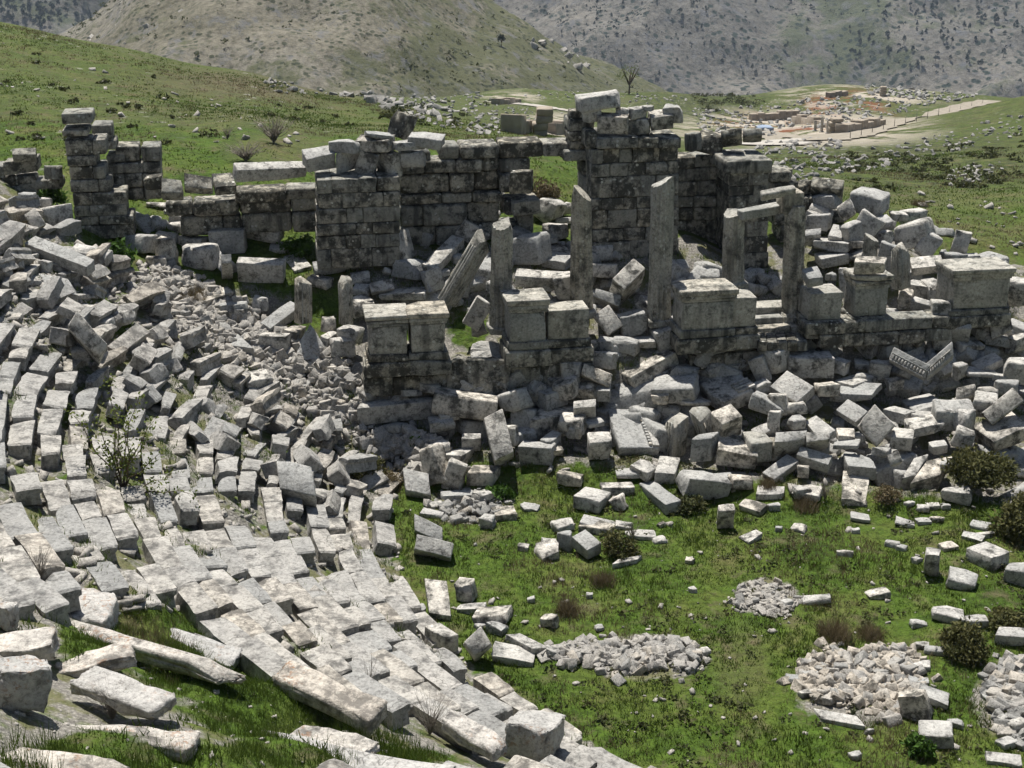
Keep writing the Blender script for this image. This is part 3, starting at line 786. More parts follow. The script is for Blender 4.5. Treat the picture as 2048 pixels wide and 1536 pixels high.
column("column", "shorter column with a slanted top beside the leaning shaft", (1006, 436), (1000, 655), 44, 1.0, cutdir=(-.3, -.5), cut=.3, taper=.95)
column("column", "left of the two columns that carry the tilted lintel slab", (1468, 418), (1466, 566), 44, 1.6, cutdir=(-.4, -.2), cut=.2, taper=.96)
column("column", "right of the two columns that carry the tilted lintel slab", (1590, 404), (1584, 626), 43, 1.1, cutdir=(.2, -.2), cut=.1, taper=.95)
pilaster("leaning_shaft", "fluted shaft leaning steeply to the right against the upright column", (977, 462), (893, 606), 46, 1.2, .6, 38., "column")
column("column_stump", "narrow column stump behind the slender pedestal, leaning slightly", (1744, 468), (1738, 520), 30, 2.4, taper=.95, group="broken fluted columns on the stage")
pilaster("column_stump", "forked dark column stump right of the slender pedestal", (1800, 474), (1802, 575), 38, 1.4, .8, 25., "column")
pilaster("pilaster", "left of two short dark pilasters standing in grass at the left", (606, 545), (607, 645), 36, 2.2, .75, 28., "pilaster", "short dark pilasters")
pilaster("pilaster", "right of two short dark pilasters standing in grass at the left", (690, 540), (692, 648), 29, 1.6, .75, 28., "pilaster", "short dark pilasters")
pilaster("pilaster", "upright pilaster block right of the dentilled slab", (1356, 822), (1348, 910), 46, -2.3, .75, 28., "pilaster", "upright pilasters in the front heap")
pilaster("pilaster", "fluted pilaster leaning behind the rounded dark stele", (1396, 812), (1436, 930), 42, -2.2, .75, 28., "pilaster", "upright pilasters in the front heap")

# ------------------------------------------------------------------ fallen blocks, one by one
# eight numbers: top-face corner left, near corner, top-face corner right, foot of the near edge (photo pixels of an enlarged region)
# four or more: centre x, centre y, width, height (+ turn, + lean in degrees)
BL = []
def region(ox, oy, sc, items, t=None, mat=None, rough=None):
    for it in items:
        it = list(it); lab = None
        if isinstance(it[-1], str): lab = it.pop()
        BL.append((ox, oy, sc, it, t, mat, rough, lab))
region(0, 160, 4, [(100, 545, 95, 600, 285, 595, 100, 650), (60, 620, 20, 665, 290, 625, 25, 770), (440, 740, 120, 130)], t=6.4)
region(0, 160, 4, [(190, 1075, 280, 1205, 370, 1150, 285, 1225), (460, 1090, 230, 200), (360, 990, 100, 100), (230, 950, 110, 110),
    (1300, 1000, 210, 70, 10), (1465, 1030, 260, 90), (1700, 965, 1665, 1060, 1870, 1115, 1672, 1085), (1700, 1185, 1665, 1215, 1945, 1200, 1670, 1400), (1500, 1110, 250, 120), (1480, 1180, 220, 110), (1145, 1310, 210, 180, 30), (1340, 1260, 160, 120), (1340, 1370, 150, 220, 15), (1560, 1290, 280, 130), (1610, 1420, 260, 220), (1255, 1450, 150, 120), (1080, 920, 80, 70), (1160, 920, 70, 80)])
region(0, 160, 4, [(1165, 770, 1150, 800, 1280, 775, 1165, 895), (1290, 785, 1292, 900, 1460, 905, 1300, 965), (1470, 745, 1475, 850, 1705, 870, 1480, 900), (1690, 745, 1720, 850, 1885, 840, 1730, 930)], t=5.8)
region(440, 200, 4, [(105, 505, 140, 565, 700, 545, 130, 660, "long pale beam-like block lying along the top of the low wall"), (650, 395, 700, 475, 925, 430, 760, 575), (1010, 370, 230, 110, 20), (1240, 345, 270, 130, 12), (960, 420, 925, 440, 1160, 365, 960, 600), (1185, 510, 140, 220, 10, 20), (1360, 510, 165, 220, 40), (1270, 285, 200, 50), (1490, 350, 250, 90), (1650, 320, 250, 120), (1545, 465, 170, 130)], t=4.9, mat='block')
region(440, 200, 4, [(1460, 205, 160, 200, 35, "single upright block perched highest on the wall left of the doorway")], t=6.2)
region(440, 200, 4, [(160, 938, 112, 985, 460, 1075, 150, 1080), (470, 1180, 170, 90), (10, 1275, 15, 1310, 105, 1300, 20, 1440), (140, 1275, 128, 1305, 505, 1320, 130, 1455), (495, 1250, 590, 1365, 735, 1330, 592, 1385), (745, 1315, 760, 1370, 1240, 1310, 765, 1410), (1375, 1215, 290, 230, 30, 20), (1600, 1085, 240, 150, 20, 10), (1850, 1070, 1620, 1310, 1700, 1340, 1630, 1375), (1890, 1000, 200, 110, 20), (1975, 870, 140, 110), (1520, 1360, 220, 150), (640, 1160, 120, 80)])
region(860, 160, 4, [(1205, 315, 185, 170)], t=5.7)
region(860, 160, 4, [(1290, 275, 130, 120), (1350, 165, 335, 150, -8, "big rough slab balanced on top of the jamb beside the tallest pier"), (1350, 265, 1338, 285, 1578, 300, 1332, 425), (1665, 370, 185, 135), (1740, 240, 1770, 305, 1945, 285, 1770, 408), (1655, 252, 145, 100), (1535, 250, 110, 90), (1740, 220, 80, 50), (1940, 265, 140, 150)], t=4.9, mat='block')
region(860, 160, 4, [(660, 715, 635, 745, 805, 735, 640, 930), (625, 940, 670, 985, 885, 965, 690, 1090)], t=5.3)
region(860, 160, 4, [(475, 990, 190, 140, 20), (305, 1020, 145, 110, 20), (250, 1160, 245, 110, 20), (455, 1120, 160, 95), (950, 1080, 180, 180, 40, 20), (340, 1260, 190, 150, 0, 30), (790, 1400, 260, 230, 25), (715, 1275, 110, 110), (1020, 1390, 210, 80), (1025, 1480, 190, 110, 25), (1375, 1415, 150, 115), (1070, 1150, 120, 60), (940, 1320, 130, 70, -20), (1090, 1060, 100, 80), (1000, 1240, 140, 120)])
region(1240, 160, 4, [(585, 490, 115, 140), (710, 510, 190, 180, 10, 15), (810, 410, 815, 470, 980, 450, 815, 555), (985, 395, 990, 450, 1140, 430, 1010, 545)], t=6.2)
region(1240, 160, 4, [(1220, 680, 1280, 710, 1385, 715, 1280, 820), (1535, 800, 1525, 850, 1780, 880, 1530, 940), (1460, 850, 140, 110)], t=6.6)
region(1536, 300, 4, [(445, 445, 200, 140, 30, 15), (325, 475, 320, 495, 505, 570, 325, 515), (548, 465, 600, 580, 705, 500, 603, 610), (805, 450, 230, 180, 35), (345, 560, 90, 75), (400, 610, 145, 130, 30), (520, 590, 480, 680, 590, 700, 490, 725), (300, 640, 295, 690, 420, 680, 300, 770), (785, 650, 170, 190, 30, 25), (820, 540, 880, 600, 1010, 570, 890, 640), (665, 700, 130, 140), (505, 790, 240, 120, 20), (370, 825, 425, 865, 640, 820, 435, 950), (685, 785, 110, 70), (930, 745, 105, 110), (945, 900, 140, 190), (1150, 570, 180, 120), (1160, 720, 240, 200, 30, 20), (1270, 800, 140, 170, 20, 30), (1130, 860, 1150, 950, 1405, 925, 1150, 1010), (1480, 900, 180, 100), (1530, 790, 110, 170, 20, 10), (720, 850, 210, 70), (1220, 1035, 1290, 1085, 1400, 1070, 1290, 1270), (1490, 1030, 1500, 1080, 1640, 1050, 1485, 1230), (1610, 880, 120, 60),
    (600, 1110, 60, 200, 20, 10), (665, 1130, 90, 120), (1085, 1230, 100, 150, 20), (1150, 1190, 1140, 1200, 1300, 1245, 1112, 1350), (1215, 1150, 165, 125), (1980, 1180, 150, 200, 30), (500, 1040, 60, 60), (660, 1290, 70, 60), (980, 1340, 100, 90), (1040, 560, 120, 70), (960, 620, 110, 60)])
region(1536, 300, 4, [(700, 862, 685, 900, 930, 905, 685, 1000, "loose squared block set on the slender pedestal")], t=-.25)
region(1536, 300, 4, [(270, 945, 320, 1030, 445, 1010, 330, 1102, "loose block lying on the grey pedestal right of the steps")], t=-.2)
region(0, 440, 4, [(255, 140, 195, 185, 690, 375, 215, 265, "longest pale beam lying diagonally below the tall left pier"), (580, 215, 555, 240, 840, 300, 565, 320), (295, 400, 380, 560, 620, 600, 385, 580), (600, 750, 545, 850, 790, 1130, 410, 960, "big squarish block tumbled across the upper left seat rows"), (780, 810, 260, 140, 10), (970, 790, 200, 140, 20, 20), (1520, 640, 1560, 680, 1870, 575, 1565, 708), (1690, 660, 1740, 740, 1880, 730, 1745, 800), (1935, 740, 90, 160), (1690, 850, 1850, 1000, 2035, 1030, 1855, 1020), (0, 300, 0, 370, 195, 390, 0, 410), (55, 485, 120, 170), (200, 470, 260, 120, -20), (210, 590, 180, 110), (420, 600, 200, 130), (270, 300, 90, 90), (370, 370, 90, 100), (550, 690, 380, 110, 8)])
region(440, 480, 4, [(310, 650, 400, 700, 650, 530, 405, 765), (535, 720, 620, 735, 690, 690, 605, 860), (340, 740, 300, 765, 520, 775, 300, 880), (800, 765, 865, 790, 950, 740, 862, 860), (870, 675, 105, 130), (1050, 770, 180, 170, 20), (985, 860, 180, 170), (1130, 530, 170, 140), (1190, 340, 1210, 420, 1395, 385, 1212, 445), (1120, 300, 130, 90), (1140, 400, 120, 80), (1480, 430, 310, 110, 10), (1700, 360, 120, 160), (890, 1015, 140, 90), (1000, 1050, 80, 100), (645, 1150, 170, 80), (295, 1110, 210, 140), (1180, 1140, 1240, 1195, 1525, 1110, 1245, 1230), (1510, 1220, 140, 85), (1685, 1210, 135, 90, 20), (1110, 1320, 1095, 1345, 1765, 1285, 1100, 1490, "longest dark-sided block at the foot of the double pedestals"), (800, 330, 190, 100), (330, 500, 110, 130), (60, 560, 130, 130), (170, 590, 90, 130)])
region(680, 680, 4, [(1015, 545, 410, 240, 5, "flat-topped rounded block below the pitted upright slab"), (1400, 530, 190, 180, 30, 25), (1150, 620, 1240, 975, 1390, 900, 1245, 1030), (810, 700, 165, 120), (860, 645, 140, 90), (975, 745, 970, 790, 1125, 790, 975, 890), (825, 920, 985, 925, 1080, 865, 985, 1040), (1060, 1000, 1010, 1062, 1240, 1062, 1010, 1180), (785, 910, 150, 130), (770, 1050, 150, 260, 30, 25), (925, 1120, 130, 220, 10, 15), (505, 1020, 520, 1195, 725, 1240, 530, 1245), (1360, 700, 1400, 770, 1565, 735, 1405, 805), (1365, 800, 95, 140), (1470, 800, 1425, 845, 1690, 860, 1425, 1000), (1600, 800, 1690, 820, 1790, 740, 1690, 950), (1640, 490, 1520, 640, 1880, 590, 1530, 695), (1855, 720, 170, 160), (1870, 520, 1870, 550, 2048, 530, 1870, 640),
    (1845, 1135, 170, 110), (1210, 1330, 1240, 1400, 1420, 1390, 1245, 1455), (1185, 1450, 110, 130, 30), (775, 1325, 110, 50), (940, 1275, 230, 60, -15), (1780, 1480, 160, 110), (1520, 1340, 140, 50), (1140, 1280, 120, 90), (740, 1395, 170, 60), (440, 700, 150, 100), (1700, 900, 120, 90)])
region(880, 440, 4, [(605, 428, 600, 445, 980, 475, 600, 535), (890, 540, 110, 120), (1025, 580, 165, 200, 20), (1375, 470, 1475, 560, 1650, 390, 1440, 690, "large grooved slab propped between the two tall columns"), (1240, 570, 1230, 610, 1430, 690, 1235, 665), (1225, 760, 1340, 920, 1465, 835, 1345, 940), (1540, 870, 170, 170), (1635, 740, 110, 100), (1860, 940, 300, 220, -15, 15), (840, 1160, 250, 200, 30), (800, 1205, 885, 1290, 985, 1265, 885, 1355), (1050, 1270, 130, 180, 15), (1005, 1390, 170, 170, 20), (1150, 1150, 1125, 1230, 1350, 1340, 1130, 1265), (1175, 1375, 190, 130, 20), (1290, 1420, 115, 110, "small ochre-brown stone below the big architrave chunk"), (1400, 1200, 1530, 1260, 1890, 1060, 1560, 1350, "huge architrave chunk with bright broken top in the middle heap"), (1950, 1250, 190, 130, 10), (1880, 1400, 300, 200, 15), (1480, 1040, 190, 120), (1330, 1030, 120, 120), (1625, 1015, 150, 90), (1260, 1150, 250, 150), (1245, 1030, 90, 80), (300, 800, 130, 230, 10, 30), (1310, 440, 180, 130), (450, 560, 120, 90)])
region(1100, 680, 4, [(1140, 525, 220, 80), (1190, 750, 1125, 800, 1295, 780, 1100, 1085, "rounded dark stele leaning upright at the edge of the grass"), (1285, 575, 1380, 690, 1540, 610, 1380, 830), (1490, 920, 260, 190, 10), (1605, 715, 1660, 780, 1835, 690, 1660, 815), (1740, 560, 250, 170, 20, 15), (1800, 760, 1790, 825, 2048, 800, 1790, 940), (1480, 165, 1520, 225, 1780, 140, 1520, 250), (1440, 205, 160, 90), (1675, 280, 110, 180, 15, 25), (1800, 220, 170, 210, 40), (1695, 405, 110, 90), (1295, 270, 95, 65),
    (620, 1100, 155, 60), (400, 1140, 420, 1180, 680, 1180, 425, 1245), (710, 1150, 920, 1310, 1015, 1290, 925, 1405), (880, 930, 835, 1055, 1000, 1065, 840, 1150), (745, 1080, 145, 120, 40), (1210, 1190, 320, 220, -15, 15), (550, 1300, 110, 140, 30, 30), (1380, 1140, 115, 85), (1515, 1170, 150, 110), (1695, 1060, 1790, 1120, 1990, 965, 1795, 1155), (1660, 1160, 1650, 1230, 1870, 1240, 1655, 1278), (1335, 1320, 1345, 1370, 1480, 1365, 1335, 1515, "small upright squared block alone in the orchestra grass"), (1505, 1320, 1680, 1375, 1740, 1310, 1682, 1412), (390, 1470, 280, 110), (100, 1490, 165, 110), (600, 1475, 100, 70), (2000, 1250, 100, 100), (2020, 1085, 80, 90), (300, 730, 320, 820, 505, 815, 312, 970, "smooth cube-like block at the front heap left of the dentilled slab"), (190, 1240, 400, 1290, 490, 1215, 390, 1395, "big squared block with dark front at the grass edge"), (350, 690, 140, 60), (200, 760, 120, 110), (880, 500, 110, 90)])
region(1536, 600, 4, [(330, 320, 290, 335, 640, 240, 300, 450, "broken upright slab panel right below the small steps"), (690, 340, 840, 385, 920, 320, 800, 470), (120, 400, 170, 460, 540, 470, 160, 620), (1040, 140, 1005, 210, 1210, 390, 1010, 245, "log-like rounded block lying diagonally above the carved cornice"), (1365, 270, 120, 330, 10, 5), (1420, 215, 1420, 230, 1625, 235, 1430, 365), (1765, 185, 1790, 310, 1960, 230, 1800, 335), (1595, 395, 170, 95), (1710, 290, 110, 100), (1620, 500, 1690, 560, 1875, 470, 1700, 595), (1850, 350, 200, 100, 20), (1985, 390, 130, 140), (1525, 600, 100, 115), (1680, 600, 220, 80), (1850, 640, 100, 60), (1980, 610, 170, 180), (1510, 700, 1500, 800, 1650, 770, 1510, 835), (1060, 800, 1180, 890, 1420, 830, 1185, 915), (920, 870, 1090, 915, 1180, 890, 1085, 1000), (1760, 755, 140, 90), (1895, 730, 150, 115), (1720, 920, 1790, 1000, 2048, 800, 1795, 1025), (1630, 1010, 1810, 1140, 2100, 990, 1815, 1175), (1720, 880, 150, 170, 20), (1460, 960, 240, 200), (715, 1000, 870, 1165, 1010, 1000, 868, 1185, "dark square slab tilted like a diamond in the right heap"), (540, 870, 700, 978, 798, 890, 702, 1005), (690, 770, 310, 130, 30), (700, 675, 260, 90), (765, 660, 130, 80), (880, 605, 140, 150), (765, 540, 130, 65), (15, 690, 230, 820, 370, 690, 235, 865), (200, 900, 160, 120), (455, 745, 150, 110), (65, 870, 130, 160), (270, 980, 420, 1100, 540, 1040, 430, 1155), (215, 1010, 110, 100), (40, 1010, 80, 150, 20), (545, 1020, 565, 1085, 710, 1090, 570, 1140), (990, 1010, 980, 1090, 1160, 1110, 985, 1190), (1240, 1040, 220, 120), (1265, 965, 190, 90), (1280, 1135, 1310, 1180, 1440, 1160, 1310, 1245), (1545, 1150, 140, 160), (1570, 1005, 135, 170), (310, 1110, 310, 1140, 490, 1120, 310, 1235), (255, 1180, 225, 1240, 480, 1320, 230, 1310), (625, 1180, 170, 75), (600, 1222, 645, 1325, 870, 1350, 650, 1380), (900, 1240, 115, 85), (955, 1245, 990, 1330, 1080, 1290, 990, 1415), (600, 1362, 585, 1590, 800, 1610, 590, 1640), (1170, 1260, 1065, 1430, 1180, 1400, 1075, 1480), (1260, 1290, 1140, 1470, 1370, 1410, 1150, 1515), (1490, 1350, 220, 130, 10), (1000, 700, 120, 90), (560, 560, 120, 120), (960, 440, 120, 110)])
region(1536, 880, 4, [(310, 450, 190, 100), (45, 530, 90, 80), (730, 625, 140, 75), (1090, 665, 145, 70), (1240, 655, 100, 50), (1345, 640, 110, 45), (1235, 540, 90, 75), (1315, 530, 90, 50), (1415, 530, 70, 60), (1130, 510, 75, 55), (1500, 440, 220, 160, 20), (1710, 340, 180, 115), (1810, 310, 120, 100), (1565, 325, 110, 60), (1695, 685, 150, 70), (1730, 760, 140, 50), (1640, 785, 170, 55), (1435, 855, 130, 65), (1590, 860, 1790, 945, 1940, 890, 1780, 1055, "massive block with a hollow in its top, right side of the grass"), (1970, 1060, 180, 180, 20), (1300, 990, 110, 240, 10, "dark upright jagged stone standing alone in the right grass"), (1540, 1120, 220, 160, 20, 10), (1430, 1390, 250, 140, 10), (1660, 1450, 140, 120), (1200, 1475, 120, 55), (870, 1220, 160, 100), (245, 700, 110, 80), (85, 715, 50, 45), (697, 735, 65, 30), (995, 825, 110, 75), (1070, 870, 80, 40), (615, 915, 130, 35), (1190, 965, 80, 40), (355, 1275, 270, 90, 8)])
region(1400, 1152, 3.16, [(1890, 320, 1865, 375, 2048, 385, 1870, 435), (1480, 1000, 200, 170, 10, "dark-faced boulder in front of the round stone heap"), (1610, 938, 100, 45), (1465, 765, 180, 130, 20), (1375, 668, 110, 55), (1345, 820, 180, 190, 20, 20), (1485, 478, 130, 45, 15), (1385, 570, 130, 60, 15), (1400, 442, 80, 45), (755, 880, 770, 898, 1050, 950, 770, 912), (700, 735, 180, 50), (595, 648, 90, 65), (715, 630, 150, 40), (548, 175, 75, 70), (1910, 1158, 200, 75, 8), (1960, 1045, 180, 70), (1865, 735, 210, 95), (1900, 780, 100, 80), (1910, 910, 60, 80), (1995, 950, 110, 100), (1068, 992, 55, 25), (978, 1142, 75, 45)])
region(1024, 960, 4, [(1175, 480, 110, 60), (1030, 440, 220, 85), (820, 655, 800, 672, 1000, 635, 802, 708), (475, 450, 600, 560, 715, 505, 600, 645, "squared block with bright top in the grass left of centre"), (420, 490, 110, 160), (410, 360, 150, 110), (690, 370, 270, 130), (890, 360, 120, 80), (290, 570, 190, 150), (295, 495, 110, 70), (90, 540, 80, 60), (145, 222, 140, 55), (300, 1130, 120, 120), (1910, 455, 150, 85), (1515, 1380, 130, 80), (620, 935, 50, 30), (1420, 655, 70, 35), (1445, 890, 55, 35), (150, 965, 55, 40), (430, 990, 70, 50), (700, 1190, 70, 40), (1195, 360, 65, 40)])
region(540, 1100, 3.52, [(1090, 200, 1120, 440, 1280, 460, 1125, 480, "white slab with a square socket cut in it, beside the lowest seats"), (1380, 280, 130, 170, 20), (1085, 540, 1215, 620, 1330, 590, 1240, 745), (1355, 640, 1440, 765, 1565, 660, 1445, 800), (1570, 460, 240, 160, 10, 10), (1650, 590, 1850, 690, 1955, 685, 1855, 750), (1710, 740, 280, 140, 8), (1995, 720, 100, 95), (1595, 550, 130, 95), (1485, 525, 90, 70), (1015, 430, 165, 100, -15), (1415, 410, 190, 85)])
region(400, 800, 4, [(1710, 905, 1720, 1040, 1950, 1155, 1730, 1075), (1720, 1130, 1710, 1190, 2010, 1270, 1715, 1235), (600, 460, 640, 700, 930, 770, 645, 800, "broad smooth slab lying on the middle seat rows")])
region(0, 1100, 3.52, [(355, 455, 740, 505, 850, 275, 770, 560, "big rust-speckled block with a dark end, lower left seats"), (365, 525, 1500, 865, 1680, 838, 1495, 965, "very long smooth seat beam above the green turf strip"), (960, 590, 1620, 800, 1720, 690, 1625, 825), (640, 790, 620, 190, -20), (190, 680, 380, 250, -10, "rust-stained boulder at the left edge above the grass"), (480, 900, 1060, 1140, 1230, 1030, 1100, 1225, "wide pale slab with a broken dark end at bottom left"), (150, 960, 380, 380, -20, 10), (40, 460, 140, 200, 20), (220, 1330, 1310, 1405, 1340, 1350, 1312, 1450), (-100, 1480, 700, 1600, 850, 1530, 700, 1650)], mat='fore')
region(0, 0, 1, [(395, 1480, 850, 1560, 915, 1530, 852, 1590), (560, 1478, 720, 1510, 745, 1490, 722, 1525)], mat='fore')
region(540, 1100, 3.52, [(0, 860, 690, 1210, 825, 1075, 700, 1335, "long pinkish slab ending in a dark broken face, bottom centre"), (1190, 1190, 1570, 1430, 1660, 1320, 1585, 1515), (1860, 1330, 330, 380, 20, 5, "orange-lichened boulder at the bottom edge beside the grass")], mat='fore')

def solve_box(L, F, R, C, level=False):
    """three edge vectors of a squared block from the picture of its near corner, in units of the corner's distance"""
    f = ray(*F); f = f / np.linalg.norm(f)
    e1 = np.cross(f, [0, 0, 1.]); e1 /= np.linalg.norm(e1); e2 = np.cross(e1, f)
    def tan(p):
        d = ray(*p); d = d / (d @ f); return np.array([d @ e1, d @ e2])
    a, b, c = tan(L), tan(R), tan(C)
    ab, ac, bc = a @ b, a @ c, b @ c
    if ab < 0 and ac < 0 and bc < 0 and not level:
        az = math.sqrt(-ab * ac / bc); bz = -ab / az; cz_ = -ac / az
        ln = lambda v, z: math.hypot(np.linalg.norm(v), z)
        la, lb, lc = ln(a, az), ln(b, bz), ln(c, cz_)
        vis = lambda v, l: np.linalg.norm(v) / l
        if min(vis(a, la), vis(b, lb), vis(c, lc)) > .30:
            mk = lambda v, z: v[0] * (e1 + 0) + v[1] * e2 + z * (f + v[0] * e1 + v[1] * e2)
            return f, mk(a, az), mk(b, bz), mk(c, cz_)
    # otherwise: the lean, between level and facing us, that makes the top face most nearly rectangular
    hz = -np.array([f[0], f[1], 0]); hz /= np.linalg.norm(hz)
    el = math.asin(-f[2]); best = None
    for tau in ((.06,) if level else np.linspace(0, math.pi / 2 - el - .12, 24)):
        n = np.array([0, 0, math.cos(tau)]) + hz * math.sin(tau)
        vs = []
        for p in (L, R):
            d = ray(*p); vs.append(d * ((f @ n) / (d @ n)) - f)
        l0, l1 = np.linalg.norm(vs[0]), np.linalg.norm(vs[1])
        sc_ = abs(vs[0] @ vs[1]) / (l0 * l1) + .12 * tau + .15 * max(0, max(l0 / np.linalg.norm(a), l1 / np.linalg.norm(b)) - 2.)
        if best is None or sc_ < best[0]: best = (sc_, n, vs)
    _, n, vs = best
    nv = math.sqrt(max(1 - (n @ f) ** 2, .05))
    th = np.linalg.norm(c) / nv
    th = min(max(th, .006), 1.1 * max(np.linalg.norm(vs[0]), np.linalg.norm(vs[1])))
    return f, vs[0], vs[1], -n * th

LAND = {"tall left pier": (190, 340), "doorway": (1115, 360), "tallest pier": (1270, 330), "right pier": (1500, 400), "double pedestals": (815, 660), "complete capped pedestal": (1060, 640), "tallest column": (1320, 500), "small steps": (1560, 650), "slender pedestal": (1740, 580), "right end pedestal": (1960, 590), "carved cornice": (1840, 730), "dentilled slab": (1270, 850), "pointed gable stone": (620, 700), "pitted upright slab": (955, 750), "two short pilasters": (650, 600), "round stone heap": (1720, 1380), "long stone heap": (1300, 1320), "leafy sapling": (240, 900), "lowest seats": (780, 1100), "leaning shaft": (930, 530), "left turf strip": (450, 1370), "masonry buttress": (717, 440), "right dark bush": (1960, 920), "dark stele": (1400, 910), "lone small cube": (1450, 1035)}
NTH = "nearest second third fourth fifth sixth seventh eighth ninth tenth eleventh twelfth thirteenth fourteenth fifteenth sixteenth seventeenth eighteenth nineteenth twentieth".split()
recs = []
for ox, oy, sc, it, t, mat, rough, lab in BL:
    if len(it) == 8:
        q = [(it[i] / sc + ox, it[i + 1] / sc + oy) for i in range(0, 8, 2)]
        f, a, b, c = solve_box(*q, level=mat == 'fore')
        G = plane_hit(*q[3], t) if t is not None else hit(*q[3], lift=.10 if mat == 'fore' else 0.)
        dC = np.linalg.norm(G - CAMP)
        D = dC / np.linalg.norm(f + c)
        a, b, c = a * D, b * D, c * D
        Fw = CAMP + f * D
        la, lb, lc = (np.linalg.norm(v) for v in (a, b, c))
        m = min(la, lb)
        mn = max(.42 * max(la, lb) if max(la, lb) < 1.2 else .5, .3)
        if la < mn: a = a / la * mn; la = mn
        if lb < mn: b = b / lb * mn; lb = mn
        mc = max(.2, .5 * min(la, lb))
        if lc < mc: c = c / lc * mc; lc = mc
        if t is not None:
            mx_ = 1.3
            if la > mx_ and abs(a @ np.array([SV[0], SV[1], 0])) / la > .8: a *= mx_ / la; la = mx_
        cen = Fw + (a + b + c) / 2
        hh = (la / 2, lb / 2, lc / 2)
        er = min(.05, .12 * min(hh)) if rough is None else rough
        lat = L9 if mat == 'fore' else L5
        P = block_verts(hh, rng, max(er, .02) if mat != 'fore' else .07, int(rng.integers(1, 4)) + (3 if mat == 'fore' else 0), .02 * min(1, min(hh) / .25) if mat != 'fore' else .035, lat, (.72, .98) if mat != 'fore' else (.7, .96))
        if mat == 'fore': P = wob(P, .02, 7., rng) + rng.normal(size=P.shape) * .008
        ea, eb, ec = a / la, b / lb, -c / lc
        V = P[:, :1] * ea + P[:, 1:2] * eb + P[:, 2:] * ec
        flip = np.linalg.det(np.stack([ea, eb, ec])) < 0
        dims = sorted((la, lb, lc)); up = abs(ec[2]); shape_r = False
        img = (sum(p[0] for p in q[:3]) / 3, sum(p[1] for p in q[:3]) / 3)
    else:
        cx, cy, w, h = it[:4]; yaw = it[4] if len(it) > 4 else float(rng.uniform(-35, 35)); lean = it[5] if len(it) > 5 else float(rng.normal() * 6)
        px, py, w, h = cx / sc + ox, cy / sc + oy, w / sc, h / sc
        G = plane_hit(px, py + h * .48, t) if t is not None else hit(px, py + h * .46, lift=.05 if mat == 'fore' else 0.)
        zc = project(G)[2]; k = zc / FPX
        big = 1.3 if G[1] > 37 and G[0] > -5 and t is None else 1.14
        W, Hh = w * k * big, h * k * (big - .06)
        el = math.atan2(-ray(px, py)[2], ray(px, py)[1])
        yr = math.radians(yaw)
        dep = W * rng.uniform(.55, .85)
        dep = min(dep, Hh * .62 / math.sin(el)) if t is None else min(dep, 1.1)
        hz = max((Hh - dep * math.sin(el)) / math.cos(el), .16, .25 * Hh)
        ww = W / (abs(math.cos(yr)) + .55 * abs(math.sin(yr)))
        hh = (ww / 2, dep / 2, hz / 2)
        rd = float(rng.uniform(.04, .15)) * min(ww, dep, hz)
        lat = L9 if mat == 'fore' else L5
        P = block_verts(hh, rng, rd, int(rng.integers(2, 6)), .035 * min(1, min(hh) / .2), lat, (.60, .95))
        if mat == 'fore': P = wob(P, .025, 6., rng) + rng.normal(size=P.shape) * .01
        Rm = Matrix.Rotation(-yr, 3, 'Z') @ Matrix.Rotation(math.radians(lean) * rng.choice([-1, 1]), 3, 'Y') @ Matrix.Rotation(math.radians(rng.normal() * 6 - abs(lean) * .3), 3, 'X')
        V = P @ np.array(Rm).T
        back = np.array([G[0], G[1], 0]) / np.hypot(G[0], G[1])
        cen = G + np.array([0, 0, hz / 2 + (.08 if t is None and G[1] > 37 and G[0] > -3 else -.04)]) + back * dep * .42
        flip = False; dims = sorted((ww, dep, hz)); up = math.cos(math.radians(lean)); shape_r = True; img = (px, py)
    pv_ = np.array([project(v)[:2] for v in (V[::4] + cen)]); bb = (*pv_.min(0), *pv_.max(0))
    recs.append(dict(bb=bb, V=V, F=lat[1][:, ::-1] if flip else lat[1], loc=cen, mat=mat or ('wall' if t is not None and t > 5 else 'block'), dims=dims, up=up, rnd=shape_r, img=img, lab=lab, onwall=t is not None))
# a label that singles each block out: its look, and its rank by the landmark it lies next to
used = {}
for q in recs:
    if q['lab']: continue
    nm = min(LAND, key=lambda k: math.hypot(q['img'][0] - LAND[k][0], q['img'][1] - LAND[k][1]))
    dx, dy = q['img'][0] - LAND[nm][0], q['img'][1] - LAND[nm][1]
    rel = ("right of" if dx > 0 else "left of") if abs(dx) > abs(dy) else ("below" if dy > 0 else "above")
    used.setdefault((nm, rel), []).append((math.hypot(dx, dy), q))
for (nm, rel), lst in used.items():
    lst.sort(key=lambda a: a[0])
    for k, (_, q) in enumerate(lst):
        d0, d1, d2 = q['dims']
        size = "large" if d2 > 1.5 else "medium-sized" if d2 > .8 else "small"
        form = "long block" if d2 > 2.1 * d1 else "flat slab" if d0 < .42 * d1 else ("rough block" if q['rnd'] else "squared block")
        pose = " tilted" if q['up'] < .93 else ""
        col = "pale" if q['mat'] == 'fore' else "grey"
        rank = "nearest" if k == 0 else (NTH[k] + " nearest" if k < len(NTH) else "farthest")
        q['lab'] = "%s%s %s %s, %s %s the %s" % (size, pose, col, form, rank, rel, nm)
for q in recs:
    d0, d1, d2 = q['dims']
    nm = "loose_stone" if d2 < .55 else "fallen_beam" if d2 > 2.1 * d1 else "fallen_slab" if d0 < .42 * d1 else "rough_stone" if q['rnd'] else "fallen_block"
    o = mesh_obj(nm, q['V'], q['F'], M[q['mat']], q['loc'])
    tag(o, q['lab'], {"l": "stone", "r": "stone"}.get(nm[0], "stone block"), {"loose_stone": "small loose stones", "rough_stone": "rough stones lying about", "fallen_beam": "long fallen beams", "fallen_slab": "flat fallen slabs"}.get(nm, "squared fallen blocks"))

